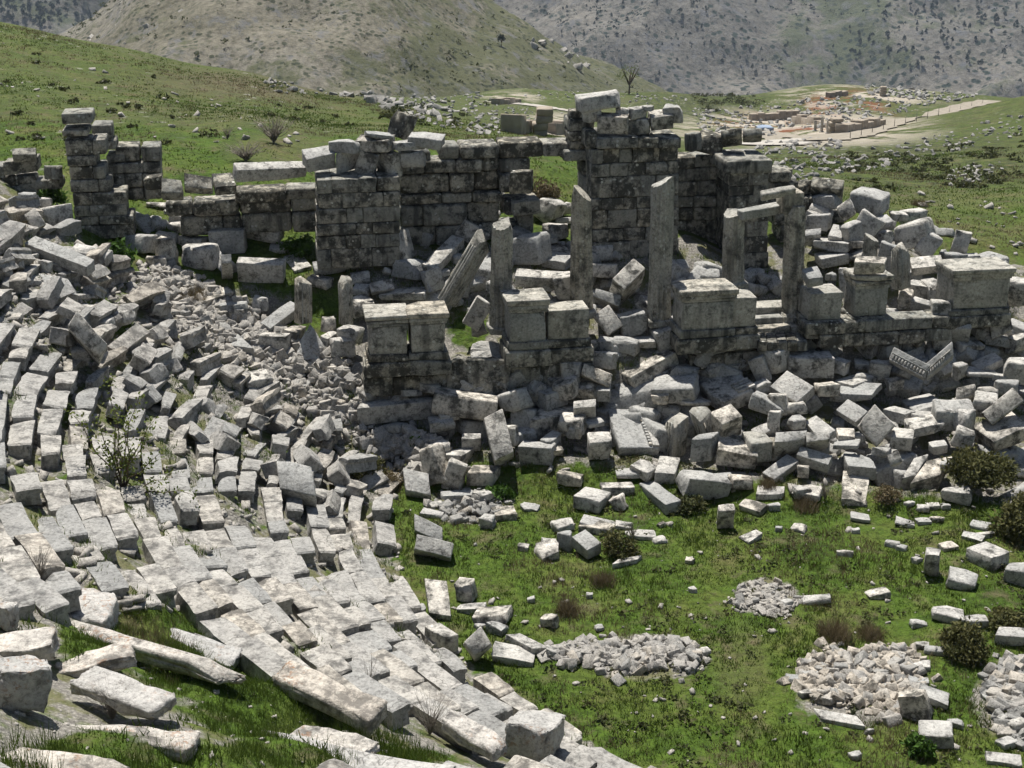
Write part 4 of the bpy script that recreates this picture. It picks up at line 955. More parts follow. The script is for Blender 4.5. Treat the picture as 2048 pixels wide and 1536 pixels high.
# ------------------------------------------------------------------ carved and odd-shaped pieces
def frame_px(ox, oy, sc, n, t=None):
    q = [(n[i] / sc + ox, n[i + 1] / sc + oy) for i in range(0, 8, 2)]
    f, a, b, c = solve_box(*q)
    G = plane_hit(*q[3], t) if t is not None else hit(*q[3])
    D = np.linalg.norm(G - CAMP) / np.linalg.norm(f + c)
    return CAMP + f * D, a * D, b * D, c * D
def fbox(name, fr, u0, u1, v0, v1, w0, w1, mat, parent, erode=.015, chips=0, amp=.004, lat=L5, cut=(.8, 1)):
    """box inside a block frame: fractions along its first and second edge, metres above (+) or below the top face"""
    Fw, a, b, c = fr; la, lb, lc = (np.linalg.norm(v) for v in (a, b, c))
    h = ((u1 - u0) * la / 2, (v1 - v0) * lb / 2, (w1 - w0) / 2)
    P = block_verts(h, rng, erode, chips, amp, lat, cut)
    ea, eb, ec = a / la, b / lb, -c / lc
    V = P[:, :1] * ea + P[:, 1:2] * eb + P[:, 2:] * ec
    cen = Fw + a * (u0 + u1) / 2 + b * (v0 + v1) / 2 + ec * (w0 + w1) / 2
    flip = np.linalg.det(np.stack([ea, eb, ec])) < 0
    return mesh_obj(name, V, lat[1][:, ::-1] if flip else lat[1], mat, cen, parent)

# slab with a row of dentils
fr = frame_px(1100, 680, 4, (460, 560, 560, 860, 885, 862, 548, 915))
root = thing("dentilled_slab", fr[0] + fr[3], "broad fallen cornice slab with a row of dentils, front heap", "cornice")
lc = np.linalg.norm(fr[3])
fbox("body", fr, 0, 1.05, 0, 1, -max(lc, .35), 0, M['block'], root, .06, 3, .02, cut=(.8, .97))
for k in range(13):
    fbox("dentil", fr, .06 + k * .075, .06 + k * .075 + .042, .73, .80, -.01, .07, M['block'], root, .006, 0, .002, L4)
fbox("moulding", fr, .03, 1.02, .82, .98, -.01, .06, M['block'], root, .015, 1, .004)
# angled cornice with egg moulding: two arms meeting at a corner
fr = frame_px(1536, 600, 4, (1010, 372, 965, 475, 1255, 628, 915, 565))
root = thing("carved_cornice", fr[0] + fr[3], "V-shaped fallen cornice carved with an egg moulding, right heap", "cornice")
la = np.linalg.norm(fr[1]); lb = np.linalg.norm(fr[2])
fbox("arm", fr, 0, 1, 0, 1, -.62, 0, M['block'], root, .04, 1, .01)
for k in range(11):
    fbox("egg", fr, .14, .44, .05 + k * .084, .05 + k * .084 + .048, -.02, .06, M['block'], root, .03, 0, .002, L4)
fbox("fillet", fr, .50, .58, .02, .98, -.01, .05, M['block'], root, .008, 0, .002, L4)
fbox("fillet", fr, .00, .08, .02, .98, -.01, .045, M['block'], root, .008, 0, .002, L4)
fr2 = frame_px(1536, 600, 4, (1262, 530, 1272, 618, 1432, 478, 1290, 700))
fbox("arm", fr2, -.05, 1.15, 0, 1.35, -.62, 0, M['block'], root, .04, 2, .012)
for k in range(8):
    fbox("egg", fr2, .14, .44, .06 + k * .11, .06 + k * .11 + .06, -.02, .05, M['block'], root, .02, 0, .002, L4)
fbox("fillet", fr2, .52, .62, .02, 1.2, -.01, .05, M['block'], root, .008, 0, .002, L4)
# cornice block with three ribs
fr = frame_px(1100, 680, 4, (1195, 345, 1360, 505, 1655, 385, 1365, 548))
root = thing("ribbed_cornice", fr[0] + fr[3], "scooped cornice block with parallel ribs, right of the middle heap", "cornice")
fbox("body", fr, 0, 1, 0, 1, -.5, 0, M['block'], root, .05, 2, .02, cut=(.78, .96))
for k in range(4):
    fbox("rib", fr, .08 + k * .11, .08 + k * .11 + .06, .55, 1.01, -.02, .07, M['block'], root, .01, 0, .002, L4)
# the slab and stones carried by the two right columns
for lab, n in (("tilted lintel slab spanning the two right-hand columns", (930, 1030, 985, 1062, 1310, 1000, 1000, 1135)), ("flat capstone lying above the tilted lintel slab", (1115, 885, 1135, 925, 1415, 872, 1145, 962))):
    fr = frame_px(1240, 160, 4, n, 1.0)
    la = np.linalg.norm(fr[1]); k = min(1., .8 / la)
    P = block_verts((la * k / 2, np.linalg.norm(fr[2]) / 2, np.linalg.norm(fr[3]) / 2), rng, .05, 2, .015, L5, (.75, .97))
    ea, eb, ec = fr[1] / la, fr[2] / np.linalg.norm(fr[2]), -fr[3] / np.linalg.norm(fr[3])
    V = P[:, :1] * ea + P[:, 1:2] * eb + P[:, 2:] * ec
    o = mesh_obj("lintel_slab", V, L5[1], M['arch'], fr[0] + fr[1] * k / 2 + fr[2] / 2 + fr[3] / 2)
    tag(o, lab, "lintel")
s0, z1 = pxs(1569, 388, .95); s1, z0 = pxs(1607, 430, .95)
o = stone_box("bracket_block", s0, s1, z0, z1, .95, 1.7, M['arch'], None, erode=.05, chips=3, amp=.02)
tag(o, "chipped bracket block on top of the right lintel column", "stone block")

def outline_slab(name, label, pts, ox, oy, sc, tilt, thick, mat, cat, t=None, jag=.02):
    """a slab with the outline of its visible face, leaning back by tilt degrees, with real thickness"""
    q = [(x / sc + ox, y / sc + oy) for x, y in pts]
    yb = max(p[1] for p in q); xb = sum(p[0] for p in q) / len(q)
    G = plane_hit(xb, yb - 2, t) if t is not None else hit(xb, yb - 3)
    hz = np.array([G[0], G[1], 0]); hz /= np.linalg.norm(hz)
    ta = math.radians(tilt)
    n = -hz * math.cos(ta) + np.array([0, 0, math.sin(ta)])
    W = []
    for p in q:
        d = ray(*p); k = ((G - CAMP) @ n) / (d @ n); W.append(CAMP + d * k)
    # finer outline with small breaks
    W2 = []
    for i in range(len(W)):
        a, b = W[i], W[(i + 1) % len(W)]
        for f in (0, .34, .67):
            W2.append(a + (b - a) * f + (rng.normal(size=3) * jag if f else 0))
    W = np.array(W2); m = len(W); cen = W.mean(0) - n * thick / 2
    inner = cen + (W - cen) * .93 + n * 0
    front_c = W.mean(0)
    ins = front_c + (W - front_c) * (1 - min(.12, .05 / np.linalg.norm(W - front_c, axis=1).mean() * 1.5))
    V = np.concatenate([ins + rng.normal(size=W.shape) * .006, W - n * .035, W - n * thick + rng.normal(size=W.shape) * .03, [front_c + n * 0]]) - cen
    F = []
    for i in range(m):
        j = (i + 1) % m
        F += [(i, j, 3 * m), (i + m, j + m, j, i), (i + 2 * m, j + 2 * m, j + m, i + m)]
    F.append(tuple(range(3 * m - 1, 2 * m - 1, -1)))
    o = poly_obj(name, V, F, M[mat], cen)
    return tag(o, label, cat), (G, n)
outline_slab("gable_stone", "pale pointed gable-shaped slab standing in the left rubble", [(720, 668), (775, 745), (845, 860), (812, 1035), (700, 1045), (590, 1015), (600, 930), (655, 780)], 440, 480, 4, 38, .35, 'block', "stone slab")
outline_slab("pitted_slab", "large upright dark slab with a hacked pitted face, left centre", [(905, 155), (960, 138), (1030, 150), (1180, 158), (1335, 160), (1365, 225), (1350, 330), (1345, 400), (1285, 475), (1130, 470), (1000, 455), (862, 420), (850, 260)], 680, 680, 4, 14, .6, 'wall', "stone slab", jag=.03)
_, (G, n) = outline_slab("toothed_slab", "pale slab with a toothed edge lying behind the pitted slab", [(262, 985), (330, 960), (420, 962), (500, 1000), (490, 1030), (575, 1055), (545, 1125), (380, 1120), (250, 1105), (245, 1030)], 880, 440, 4, 55, .3, 'block', "stone slab")
outline_slab("stele_fragment", "thin leaning slab beside the leaning shaft, bluish in shade", [(215, 700), (290, 670), (375, 890), (260, 910)], 880, 440, 4, 35, .18, 'block', "stone slab")
# fragment of a moulded arch
G = hit(672, 762); root = thing("arch_fragment", G, "small curved arch moulding lying in the left rubble", "arch fragment")
hz = np.array([G[0], G[1], 0]); hz /= np.linalg.norm(hz); rt = np.array([hz[1], -hz[0], 0]); up_ = np.array([0, 0, .8]) + hz * .55; up_ /= np.linalg.norm(up_); nn_ = np.cross(rt, up_)
for r_in, r_out, dpt in ((.13, .19, .16), (.20, .27, .12)):
    V, F = [], []
    for k in range(11):
        th = math.pi * (k / 10 * .9 + .05)
        e = rt * math.cos(th) + up_ * math.sin(th)
        V += [e * r_in, e * r_out, e * r_out - nn_ * -dpt, e * r_in - nn_ * -dpt]
    for k in range(10):
        for j in range(4): F.append((k * 4 + j, k * 4 + (j + 1) % 4, k * 4 + 4 + (j + 1) % 4, k * 4 + 4 + j))
    F += [(0, 1, 2, 3), (43, 42, 41, 40)]
    poly_obj("archivolt", np.array(V), F, M['block'], G, root)

# ------------------------------------------------------------------ smaller rubble
def in_poly(x, y, poly):
    c = False; n = len(poly)
    for i in range(n):
        x1, y1 = poly[i]; x2, y2 = poly[(i + 1) % n]
        if (y1 > y) != (y2 > y) and x < (x2 - x1) * (y - y1) / (y2 - y1) + x1: c = not c
    return c
def sample_poly(poly, n, r):
    xs = [p[0] for p in poly]; ys = [p[1] for p in poly]; out = []
    while len(out) < n:
        x, y = r.uniform(min(xs), max(xs)), r.uniform(min(ys), max(ys))
        if in_poly(x, y, poly): out.append((x, y))
    return out
def rotm(r, tilt=1.):
    return np.array(Matrix.Rotation(r.uniform(0, 6.28), 3, 'Z') @ Matrix.Rotation(r.normal() * .5 * tilt, 3, 'X') @ Matrix.Rotation(r.normal() * .5 * tilt, 3, 'Y'))
def rock(size, r, flat=.65):
    h = size / 2 * np.array([r.uniform(.8, 1.3), r.uniform(.6, 1.), r.uniform(flat * .7, flat * 1.3)])
    return block_verts(h, r, .07 * size, int(r.integers(2, 5)), .05 * size, L4, (.55, .92)) @ rotm(r).T
class Heap:
    def __init__(self): self.V, self.F, self.n = [], [], 0
    def add(self, V, F):
        self.V.append(V); self.F.append(F + self.n); self.n += len(V)
    def build(self, name, mat, label=None):
        o = mesh_obj(name, np.concatenate(self.V), np.concatenate(self.F), mat); return tag(o, label, None, None, "stuff")

# broken blocks that fill the heaps between the larger pieces
fill = Heap()
BBS = [q['bb'] for q in recs if q['bb'][2] - q['bb'][0] > 34]
FILL = [([(880, 745), (900, 745), (1190, 705), (1330, 695), (1520, 700), (1900, 665), (2060, 640), (2060, 1000), (1850, 985), (1640, 940), (1400, 930), (1260, 880), (1000, 890), (900, 880)], 330, (.65, 1.35)),
        ([(720, 560), (1000, 480), (1180, 490), (1350, 525), (1440, 545), (1600, 560), (1590, 590), (1200, 640), (960, 620), (740, 610)], 150, (.45, 1.1)),
        ([(1600, 420), (1700, 390), (1900, 475), (2050, 570), (2050, 610), (1900, 575), (1700, 550), (1630, 520)], 130, (.6, 1.15)),
        ([(1400, 700), (1620, 690), (2055, 650), (2055, 730), (1400, 755)], 75, (.6, 1.1)), ([(905, 760), (1380, 715), (1380, 775), (905, 820)], 45, (.55, 1.0)),
        ([(270, 430), (480, 420), (560, 530), (560, 570), (420, 560), (300, 520)], 22, (.4, .8))]
for poly, n, (lo, hi) in FILL:
    for px, py in sample_poly(poly, n, rng):
        covered = any(b[0] - 4 < px < b[2] + 4 and b[1] - 4 < py < b[3] + 10 for b in BBS)
        if covered and rng.random() < .72: continue
        G = hit(px, py, True); sz = float(rng.uniform(lo, hi)) * (.55 if covered else 1.)
        h = sz / 2 * np.array([rng.uniform(.9, 1.35), rng.uniform(.55, .85), rng.uniform(.35, .7)])
        P = block_verts(h, rng, .035 + .08 * rng.random() * sz, int(rng.integers(1, 4)), .02, L5, (.66, .97)) @ rotm(rng, .8).T
        fill.add(P + G + [0, 0, h[2] * .25], L5[1])
fill.build("block_rubble", M['block'], "jumble of smaller broken blocks filling the collapsed stage heaps")

HEAPS = [("round", "pale rubble stone on the round heap at lower right", [(1590, 1335), (1660, 1300), (1700, 1312), (1770, 1292), (1850, 1312), (1838, 1360), (1850, 1425), (1770, 1435), (1690, 1405), (1640, 1412), (1605, 1372)], 760, (.07, .34), .12, 75),
         ("long", "pale rubble stone on the long low heap beside the seats", [(1090, 1305), (1160, 1285), (1230, 1290), (1330, 1278), (1400, 1305), (1410, 1340), (1330, 1330), (1270, 1345), (1180, 1322), (1110, 1328)], 640, (.07, .32), .08, 60),
         ("edge", "pale rubble stone on the heap at the right edge", [(1975, 1370), (2010, 1320), (2070, 1310), (2070, 1500), (2020, 1490), (1990, 1420)], 380, (.08, .36), .12, 40),
         ("small", "pale rubble stone on the small heap in the middle of the grass", [(1455, 1205), (1500, 1170), (1540, 1165), (1590, 1195), (1580, 1235), (1500, 1225)], 280, (.06, .25), .03, 25),
         ("corner", "pale rubble stone in the patch beside the top of the lowest seats", [(870, 1005), (960, 985), (1010, 1010), (1000, 1050), (900, 1045)], 110, (.12, .36), .1, 15),
         ("foot", "grey rubble stone around the foot of the longest dark-sided block", [(715, 845), (790, 872), (885, 875), (905, 935), (840, 945), (760, 930), (725, 895)], 330, (.09, .4), .05, 20),
         ("slope", "grey rubble stone on the stony slope at the left", [(250, 545), (330, 530), (430, 575), (560, 660), (690, 735), (735, 790), (712, 835), (690, 860), (620, 815), (540, 770), (400, 690), (300, 620)], 1500, (.10, .42), .0, 85)]
for key, lab, poly, n, (lo, hi), mound, keep in HEAPS:
    cx = sum(p[0] for p in poly) / len(poly); cy = sum(p[1] for p in poly) / len(poly)
    wx = (max(p[0] for p in poly) - min(p[0] for p in poly)) / 2; wy = (max(p[1] for p in poly) - min(p[1] for p in poly)) / 2
    items = []
    for px, py in sample_poly(poly, n, rng):
        sp = 3. if rng.random() < .12 else 1.; px += rng.normal() * 8 * sp; py += rng.normal() * 5 * sp
        f = max(0., 1 - ((px - cx) / wx) ** 2 - ((py - cy) / wy) ** 2)
        sz = float(lo + (hi - lo) * rng.random() ** 2.2)
        items.append((sz, px, py, f))
    items.sort(key=lambda a: -a[0])
    hp = Heap()
    for k, (sz, px, py, f) in enumerate(items):
        G = hit(px, py) + np.array([0, 0, mound * f * rng.uniform(.3, 1.) + sz * .12])
        V = rock(sz, rng)
        if k < keep:
            o = mesh_obj("rubble_stone", V, L4[1], M['rubble'], G)
            tag(o, (ordinal(k + 1) + " " if k else "") + "largest " + lab, "stone", lab.replace("stone on", "stones on").replace("stone in", "stones in"))
        else: hp.add(V + G, L4[1])
    hp.build("rubble_heap", M['rubble'], lab.replace("pale rubble stone", "small pale rubble").replace("grey rubble stone", "small grey rubble"))
# chips and gravel between the seats, in the heaps and on the grass
chips_ = Heap()
for poly, n, lo, hi in (([(0, 600), (300, 560), (640, 800), (790, 950), (800, 1150), (1000, 1400), (700, 1400), (400, 1240), (0, 1180)], 1500, .06, .26),
                        ([(720, 740), (2060, 680), (2060, 1000), (900, 960)], 220, .08, .35),
                        ([(800, 980), (1300, 960), (2048, 1000), (2048, 1530), (1350, 1530), (860, 1200)], 260, .03, .16),
                        ([(0, 470), (260, 500), (330, 600), (0, 720)], 250, .08, .3),
                        ([(0, 1240), (250, 1250), (760, 1480), (900, 1536), (0, 1536)], 150, .02, .09),
                        ([(0, 80), (420, 190), (640, 290), (300, 330), (0, 330)], 60, .08, .3), ([(1700, 390), (2048, 390), (2048, 520), (1900, 470)], 30, .1, .35)):
    for px, py in sample_poly(poly, n, rng):
        sz = float(lo + (hi - lo) * rng.random() ** 2.5)
        G = hit(px, py, True); h = sz / 2
        chips_.add(block_verts(h * np.array([rng.uniform(.9, 1.7), .9, rng.uniform(.3, .6)]), rng, .3 * h, 1, .1 * h, L3) @ rotm(rng).T + G + [0, 0, h * .3], L3[1])
chips_.build("stone_chips", M['rubble'], "chips and gravel strewn between the seats, blocks and grass")

# ------------------------------------------------------------------ grass, herbs, shrubs
def blades(pos, nb, hgt, spread, width, r, lean=.5):
    """triangular blades: tufts at pos (n,3)"""
    n = len(pos); k = n * nb
    base = np.repeat(pos, nb, 0) + np.stack([r.normal(size=k) * spread, r.normal(size=k) * spread, np.full(k, -.02)], -1)
    hh = np.repeat(hgt, nb) * r.uniform(.5, 1.2, k)
    th = r.uniform(0, 6.28, k); d = np.stack([np.cos(th), np.sin(th), np.zeros(k)], -1)
    ph = r.uniform(0, 6.28, k); tip = base + np.stack([np.cos(ph) * hh * lean * r.random(k), np.sin(ph) * hh * lean * r.random(k), hh], -1)
    w = (width * r.uniform(.6, 1.3, k))[:, None]
    V = np.stack([base - d * w, base + d * w, tip], 1).reshape(-1, 3)
    tint = np.repeat(np.clip(np.repeat(r.uniform(0, 1, n), nb) * .6 + r.uniform(0, .45, k), 0, 1), 3)
    return V, tint
def blade_obj(name, parts, mat, label):
    V = np.concatenate([p[0] for p in parts]); T = np.concatenate([p[1] for p in parts])
    o = mesh_obj(name, V, np.arange(len(V)).reshape(-1, 3), mat)
    attr(o, "tint", T); return tag(o, label, None, None, "stuff")
def leaf_cloud_(n, size):
    p = rng.normal(size=(n, 3)) * .5 * size; u = rng.normal(size=(n, 3)); u /= np.linalg.norm(u, axis=1, keepdims=True); v = np.cross(u, rng.normal(size=(n, 3))); v /= np.linalg.norm(v, axis=1, keepdims=True)
    l = .35 * size[0]; V = np.stack([p - u * l, p + v * l * .5, p + u * l, p - v * l * .5], 1).reshape(-1, 3)
    return V, None, np.repeat(np.clip(rng.random() * .6 + rng.random(n) * .4, 0, 1), 4)
def scatter(x0, x1, y0, y1, n, r, keep):
    x = r.uniform(x0, x1, n); y = r.uniform(y0, y1, n); z = interp(GM, x, y)
    d = np.stack([x, y, z - CAM_Z], -1); zc = d @ FWD
    px = 1024 + FPX * d[:, 0] / zc; py = 768 - FPX * (d @ UP) / zc
    ph, rr = phi_r(x, y); s, t = xy_st(x, y); toe = np.interp(s, TOE_S, TOE_T)
    m = keep(x, y, px, py, ph, rr, s, t, toe) & (px > -60) & (px < 2110) & (py > -40) & (py < 1620)
    return np.stack([x, y, z], -1)[m], px[m], py[m]
def nz(x, y, s, seed): return fbm(x, y, s, seed, 3, .6)
def blobs(px, py, lst):
    g = np.zeros(len(px))
    for cx, cy, rx, ry in lst: g = np.maximum(g, np.clip(1.25 - np.hypot((px - cx) / rx, (py - cy) / ry) ** 2, 0, 1))
    return g
TURF = [(300, 1290, 190, 42), (560, 1420, 190, 66), (430, 1360, 150, 40), (270, 1520, 180, 30), (600, 1515, 300, 25), (300, 1240, 120, 20), (180, 1500, 90, 40)]
BARE = [(1300, 1315, 150, 45), (1720, 1370, 150, 85), (2020, 1410, 70, 90), (1525, 1197, 75, 40), (940, 1015, 80, 36)]
gp, sp_ = [], []
P, px, py = scatter(-4, 20, 24, 40, 26000, rng, lambda x, y, px, py, ph, rr, s, t, toe: (rr < R0 - .1) & (t < toe + .5))
m = blobs(px, py, BARE) < rng.uniform(.3, 1.0, len(px)); P, px, py = P[m], px[m], py[m]
q = nz(P[:, 0], P[:, 1], .9, 21) + rng.normal(size=len(P)) * .35; dryness = q > .62
gp.append(blades(P[~dryness], 7, .10 + .07 * np.clip(nz(P[~dryness, 0], P[~dryness, 1], 1.4, 22), -1, 1.3), .06, .012, rng, .8))
sp_.append(blades(P[dryness], 7, np.full(dryness.sum(), .17), .06, .009, rng, .8))
P, px, py = scatter(-9, 3, 12, 26, 30000, rng, lambda x, y, px, py, ph, rr, s, t, toe: blobs(px, py, TURF) > rng.uniform(.1, .8, len(px)))
q = nz(P[:, 0], P[:, 1], 1.2, 23)
gp.append(blades(P[q < .8], 9, .13 + .08 * np.clip(q[q < .8], -1, 1), .05, .007, rng, .8))
sp_.append(blades(P[q >= .55][::2], 7, np.full(len(P[q >= .55][::2]), .2), .05, .005, rng, .8))
# tall grass at the very bottom edge
P, px, py = scatter(-7, 6, 11, 22, 9000, rng, lambda x, y, px, py, ph, rr, s, t, toe: blobs(px, py, [(60, 1530, 110, 60), (330, 1530, 140, 30), (750, 1500, 120, 50), (1330, 1520, 160, 45), (850, 1450, 90, 45)]) > rng.uniform(.2, .9, len(px)))
gp.append(blades(P, 6, rng.uniform(.2, .48, len(P)), .05, .007, rng, .5))
# tufts among seats and rubble
P, px, py = scatter(-22, 4, 14, 46, 16000, rng, lambda x, y, px, py, ph, rr, s, t, toe: (rr > R0 - .3) & (t < 8) & (soil(x, y) > rng.uniform(.2, .9, len(x))))
gp.append(blades(P, 10, rng.uniform(.08, .2, len(P)), .09, .012, rng, .8))
P, px, py = scatter(-10, 24, 38, 50, 9000, rng, lambda x, y, px, py, ph, rr, s, t, toe: (t > toe) & (nz(x, y, .9, 25) > .0))
gp.append(blades(P, 9, rng.uniform(.08, .2, len(P)), .1, .014, rng, .8))
# behind the wall
P, px, py = scatter(-36, 34, 46, 98, 30000, rng, lambda x, y, px, py, ph, rr, s, t, toe: (t > 7.2) & (nz(x, y, .35, 26) + rng.normal(size=len(x)) * .5 > -.2))
q = nz(P[:, 0], P[:, 1], .25, 27) + rng.normal(size=len(P)) * .3 + .35 * (P[:, 1] > 66)
gp.append(blades(P[q < .55], 7, rng.uniform(.05, .12, (q < .55).sum()), .16, .03, rng, 1.))
sp_.append(blades(P[q >= .55], 9, rng.uniform(.06, .15, (q >= .55).sum()), .16, .02, rng, 1.))
hb, ht = [], []
P, px, py = scatter(-4, 20, 24, 40, 1500, rng, lambda x, y, px, py, ph, rr, s, t, toe: (rr < R0 - .1) & (t < toe + .5) & (nz(x, y, .7, 41) > -.2))
for q in P:
    s_ = float(rng.uniform(.06, .2)); V, F, t = leaf_cloud_(16, np.array([s_, s_, s_ * .5])); hb.append(V + q + [0, 0, s_ * .3]); ht.append(t)
V = np.concatenate(hb); o = mesh_obj("weeds", V, np.arange(len(V)).reshape(-1, 4), M['scrub']); attr(o, "tint", np.concatenate(ht)); tag(o, "small dark weeds and herbs dotted through the orchestra grass", None, None, "stuff")
blade_obj("grass", gp, M['grass'], "short green grass over the orchestra, terraces and hillside")
blade_obj("dry_grass", sp_, M['straw'], "straw coloured dry grass and stalks among the turf")

def leaf_cloud(n, size, r, clumps, leaf, squash=1., hollow=.35):
    """leaf-sized faces gathered in clumps within an ellipsoid of the given half sizes"""
    c = r.normal(size=(clumps, 3)); c /= np.linalg.norm(c, axis=1, keepdims=True); c *= (r.uniform(hollow, 1, clumps) ** .6)[:, None]
    c[:, 2] = np.abs(c[:, 2]) * 1.2 - .25
    ci = r.integers(0, clumps, n)
    p = c[ci] + r.normal(size=(n, 3)) * .19
    p = p * np.asarray(size)
    u = r.normal(size=(n, 3)); u /= np.linalg.norm(u, axis=1, keepdims=True)
    v = np.cross(u, r.normal(size=(n, 3))); v /= np.linalg.norm(v, axis=1, keepdims=True)
    l = (leaf * r.uniform(.6, 1.4, n))[:, None]
    V = np.stack([p - u * l, p + v * l * .45, p + u * l, p - v * l * .45], 1).reshape(-1, 3)
    t = np.repeat(np.clip(r.uniform(0, 1, clumps)[ci] * .55 + r.uniform(0, .5, n), 0, 1), 4)
    return V, np.arange(n * 4).reshape(-1, 4), t
def tubes(paths, rad, sides=4):
    V, F = [], []
    for pth in paths:
        pth = np.asarray(pth, float); n0 = len(V)
        for i, p in enumerate(pth):
            d = pth[min(i + 1, len(pth) - 1)] - pth[max(i - 1, 0)]; d /= max(np.linalg.norm(d), 1e-6)
            a = np.cross(d, [.3, .8, .2]); a /= np.linalg.norm(a); b = np.cross(d, a)
            rr = rad * (1 - .75 * i / (len(pth) - 1))
            for k in range(sides):
                th = 2 * math.pi * k / sides; V.append(p + (a * math.cos(th) + b * math.sin(th)) * rr)
        for i in range(len(pth) - 1):
            for k in range(sides): F.append((n0 + i * sides + k, n0 + i * sides + (k + 1) % sides, n0 + (i + 1) * sides + (k + 1) % sides, n0 + (i + 1) * sides + k))
    return np.array(V), np.array(F)
def stems(n, size, r, seg=5, droop=.2):
    out = []
    for _ in range(n):
        th = r.uniform(0, 6.28); e = np.array([math.cos(th) * size[0] * r.uniform(.2, 1), math.sin(th) * size[1] * r.uniform(.2, 1), size[2] * r.uniform(.6, 1.15)])
        out.append([e * [f ** 1.3, f ** 1.3, f ** .85] + r.normal(size=3) * .03 * np.linalg.norm(e) * (f > 0) for f in np.linspace(0, 1, seg)])
    return out
def shrub(name, label, px, py, wpx, hpx, mat, n=900, clumps=26, leaf=.05, nst=7, cat="shrub", group=None, stem_mat='bark', srad=.018):
    """px, py: foot of the plant in the photo"""
    G = hit(px, py); k = project(G)[2] / FPX
    size = np.array([wpx * k / 2, wpx * k / 2 * .9, hpx * k * .5])
    root = thing(name, G, label, cat, group)
    V, F, t = leaf_cloud(int(n * 2.4), size, rng, int(clumps * 1.2), leaf * 1.1, hollow=.2)
    o = mesh_obj("foliage", V + [0, 0, size[2] * .55], F, M[mat], G, root); attr(o, "tint", t)
    V, F = tubes(stems(nst, size * [.8, .8, 1.2], rng), srad)
    mesh_obj("stem", V - [0, 0, .05], F, M[stem_mat], G, root)
    return root
shrub("shrub", "dark green bush growing between the blocks at the right edge", 1960, 960, 125, 75, 'leaf', 2200, 34, .06)
shrub("shrub", "tall dark bush cut by the right edge above the massive block", 2046, 1070, 105, 100, 'leaf', 2600, 36, .06)
shrub("shrub", "yellowish-green bush beside the round stone heap", 1924, 1308, 95, 78, 'leaf', 1900, 30, .05)
shrub("shrub", "low spreading bush at the right edge above the stone heap", 2020, 1258, 90, 50, 'leaf', 1300, 26, .05)
shrub("shrub", "small olive bush beside the bright-topped block in the grass", 1235, 1112, 70, 66, 'leaf', 800, 20, .04)
shrub("shrub", "small green bush at the top end of the lowest seats", 738, 960, 66, 62, 'leaf', 700, 18, .045)
shrub("shrub", "pale green weedy bush below the dark stele", 1378, 1022, 62, 46, 'scrub', 420, 20, .05)
shrub("thorn_bush", "round brown thorn bush at the end of the lowest seats", 776, 978, 62, 46, 'straw', 1500, 40, .03, 14, "bush")
shrub("thorn_bush", "brown dry bush between blocks left of the right dark bush", 1770, 1003, 60, 44, 'straw', 700, 24, .03, 10, "bush")
shrub("weed", "leafy green weed in front of the dark-faced boulder", 1838, 1508, 58, 44, 'weed', 260, 14, .07, 4, "weed", None, 'bark', .01)
shrub("weed", "leafy weed beside the half-buried stage front wall", 1003, 996, 60, 36, 'weed', 300, 14, .06, 4, "weed", None, 'bark', .01)
shrub("weed", "bright green weed at the foot of the tall left pier", 95, 408, 60, 50, 'weed', 420, 16, .08, 4, "weed", None, 'bark', .01)
shrub("weed", "bright green weed left of the masonry buttress", 598, 507, 56, 46, 'weed', 420, 16, .08, 4, "weed", None, 'bark', .01)
shrub("weed", "bright green weed between rubble right below the tall left pier", 238, 528, 60, 54, 'weed', 420, 16, .08, 4, "weed", None, 'bark', .01)
shrub("weed", "small weed growing under the longest dark-sided block", 826, 893, 26, 30, 'weed', 140, 8, .05, 3, "weed", None, 'bark', .01)
shrub("shrub", "brown-green bush inside the open doorway", 1092, 432, 62, 110, 'straw', 1100, 26, .06, 12)
for lab, px, py, w, h in (("tuft of brown dry stalks above the round stone heap", 1668, 1275, 80, 75), ("second tuft of brown dry stalks above the round stone heap", 1740, 1272, 60, 48), ("tuft of brown dry stalks left of the long stone heap", 1135, 1225, 50, 60), ("tuft of rusty dry stalks right of the olive bush", 1205, 1165, 60, 45), ("tuft of rusty stalks at the foot of the cube beside the stele", 1535, 975, 42, 40), ("patch of rusty stalks at the left edge of the rubble slope", 385, 590, 80, 40), ("rusty tuft of stalks below the long pale beam", 62, 537, 40, 36), ("rusty tuft of stalks near the left edge pier", 30, 462, 46, 44), ("tall rusty grass behind the right end pedestal", 1985, 560, 90, 60), ("round brown tussock alone on the right meadow", 1838, 412, 42, 30), ("dry tussock below the carved block in the right grass", 1610, 1015, 60, 40)):
    G = hit(px, py); k = project(G)[2] / FPX; n = int(160 + w * 3)
    pos = np.stack([np.clip(rng.normal(size=n), -1.5, 1.5) * w * k * .24, np.clip(rng.normal(size=n), -1.5, 1.5) * w * k * .26, np.zeros(n)], -1)
    V, t = blades(pos, 2, np.clip(h * k * .75 * (1.15 - np.hypot(pos[:, 0], pos[:, 1]) / (w * k * .6)), .06, 9), .03, .008, rng, 1.1)
    o = mesh_obj("dry_tussock", V, np.arange(len(V)).reshape(-1, 3), M['straw'], G); attr(o, "tint", t); tag(o, lab, "tussock", "dry grass tussocks")
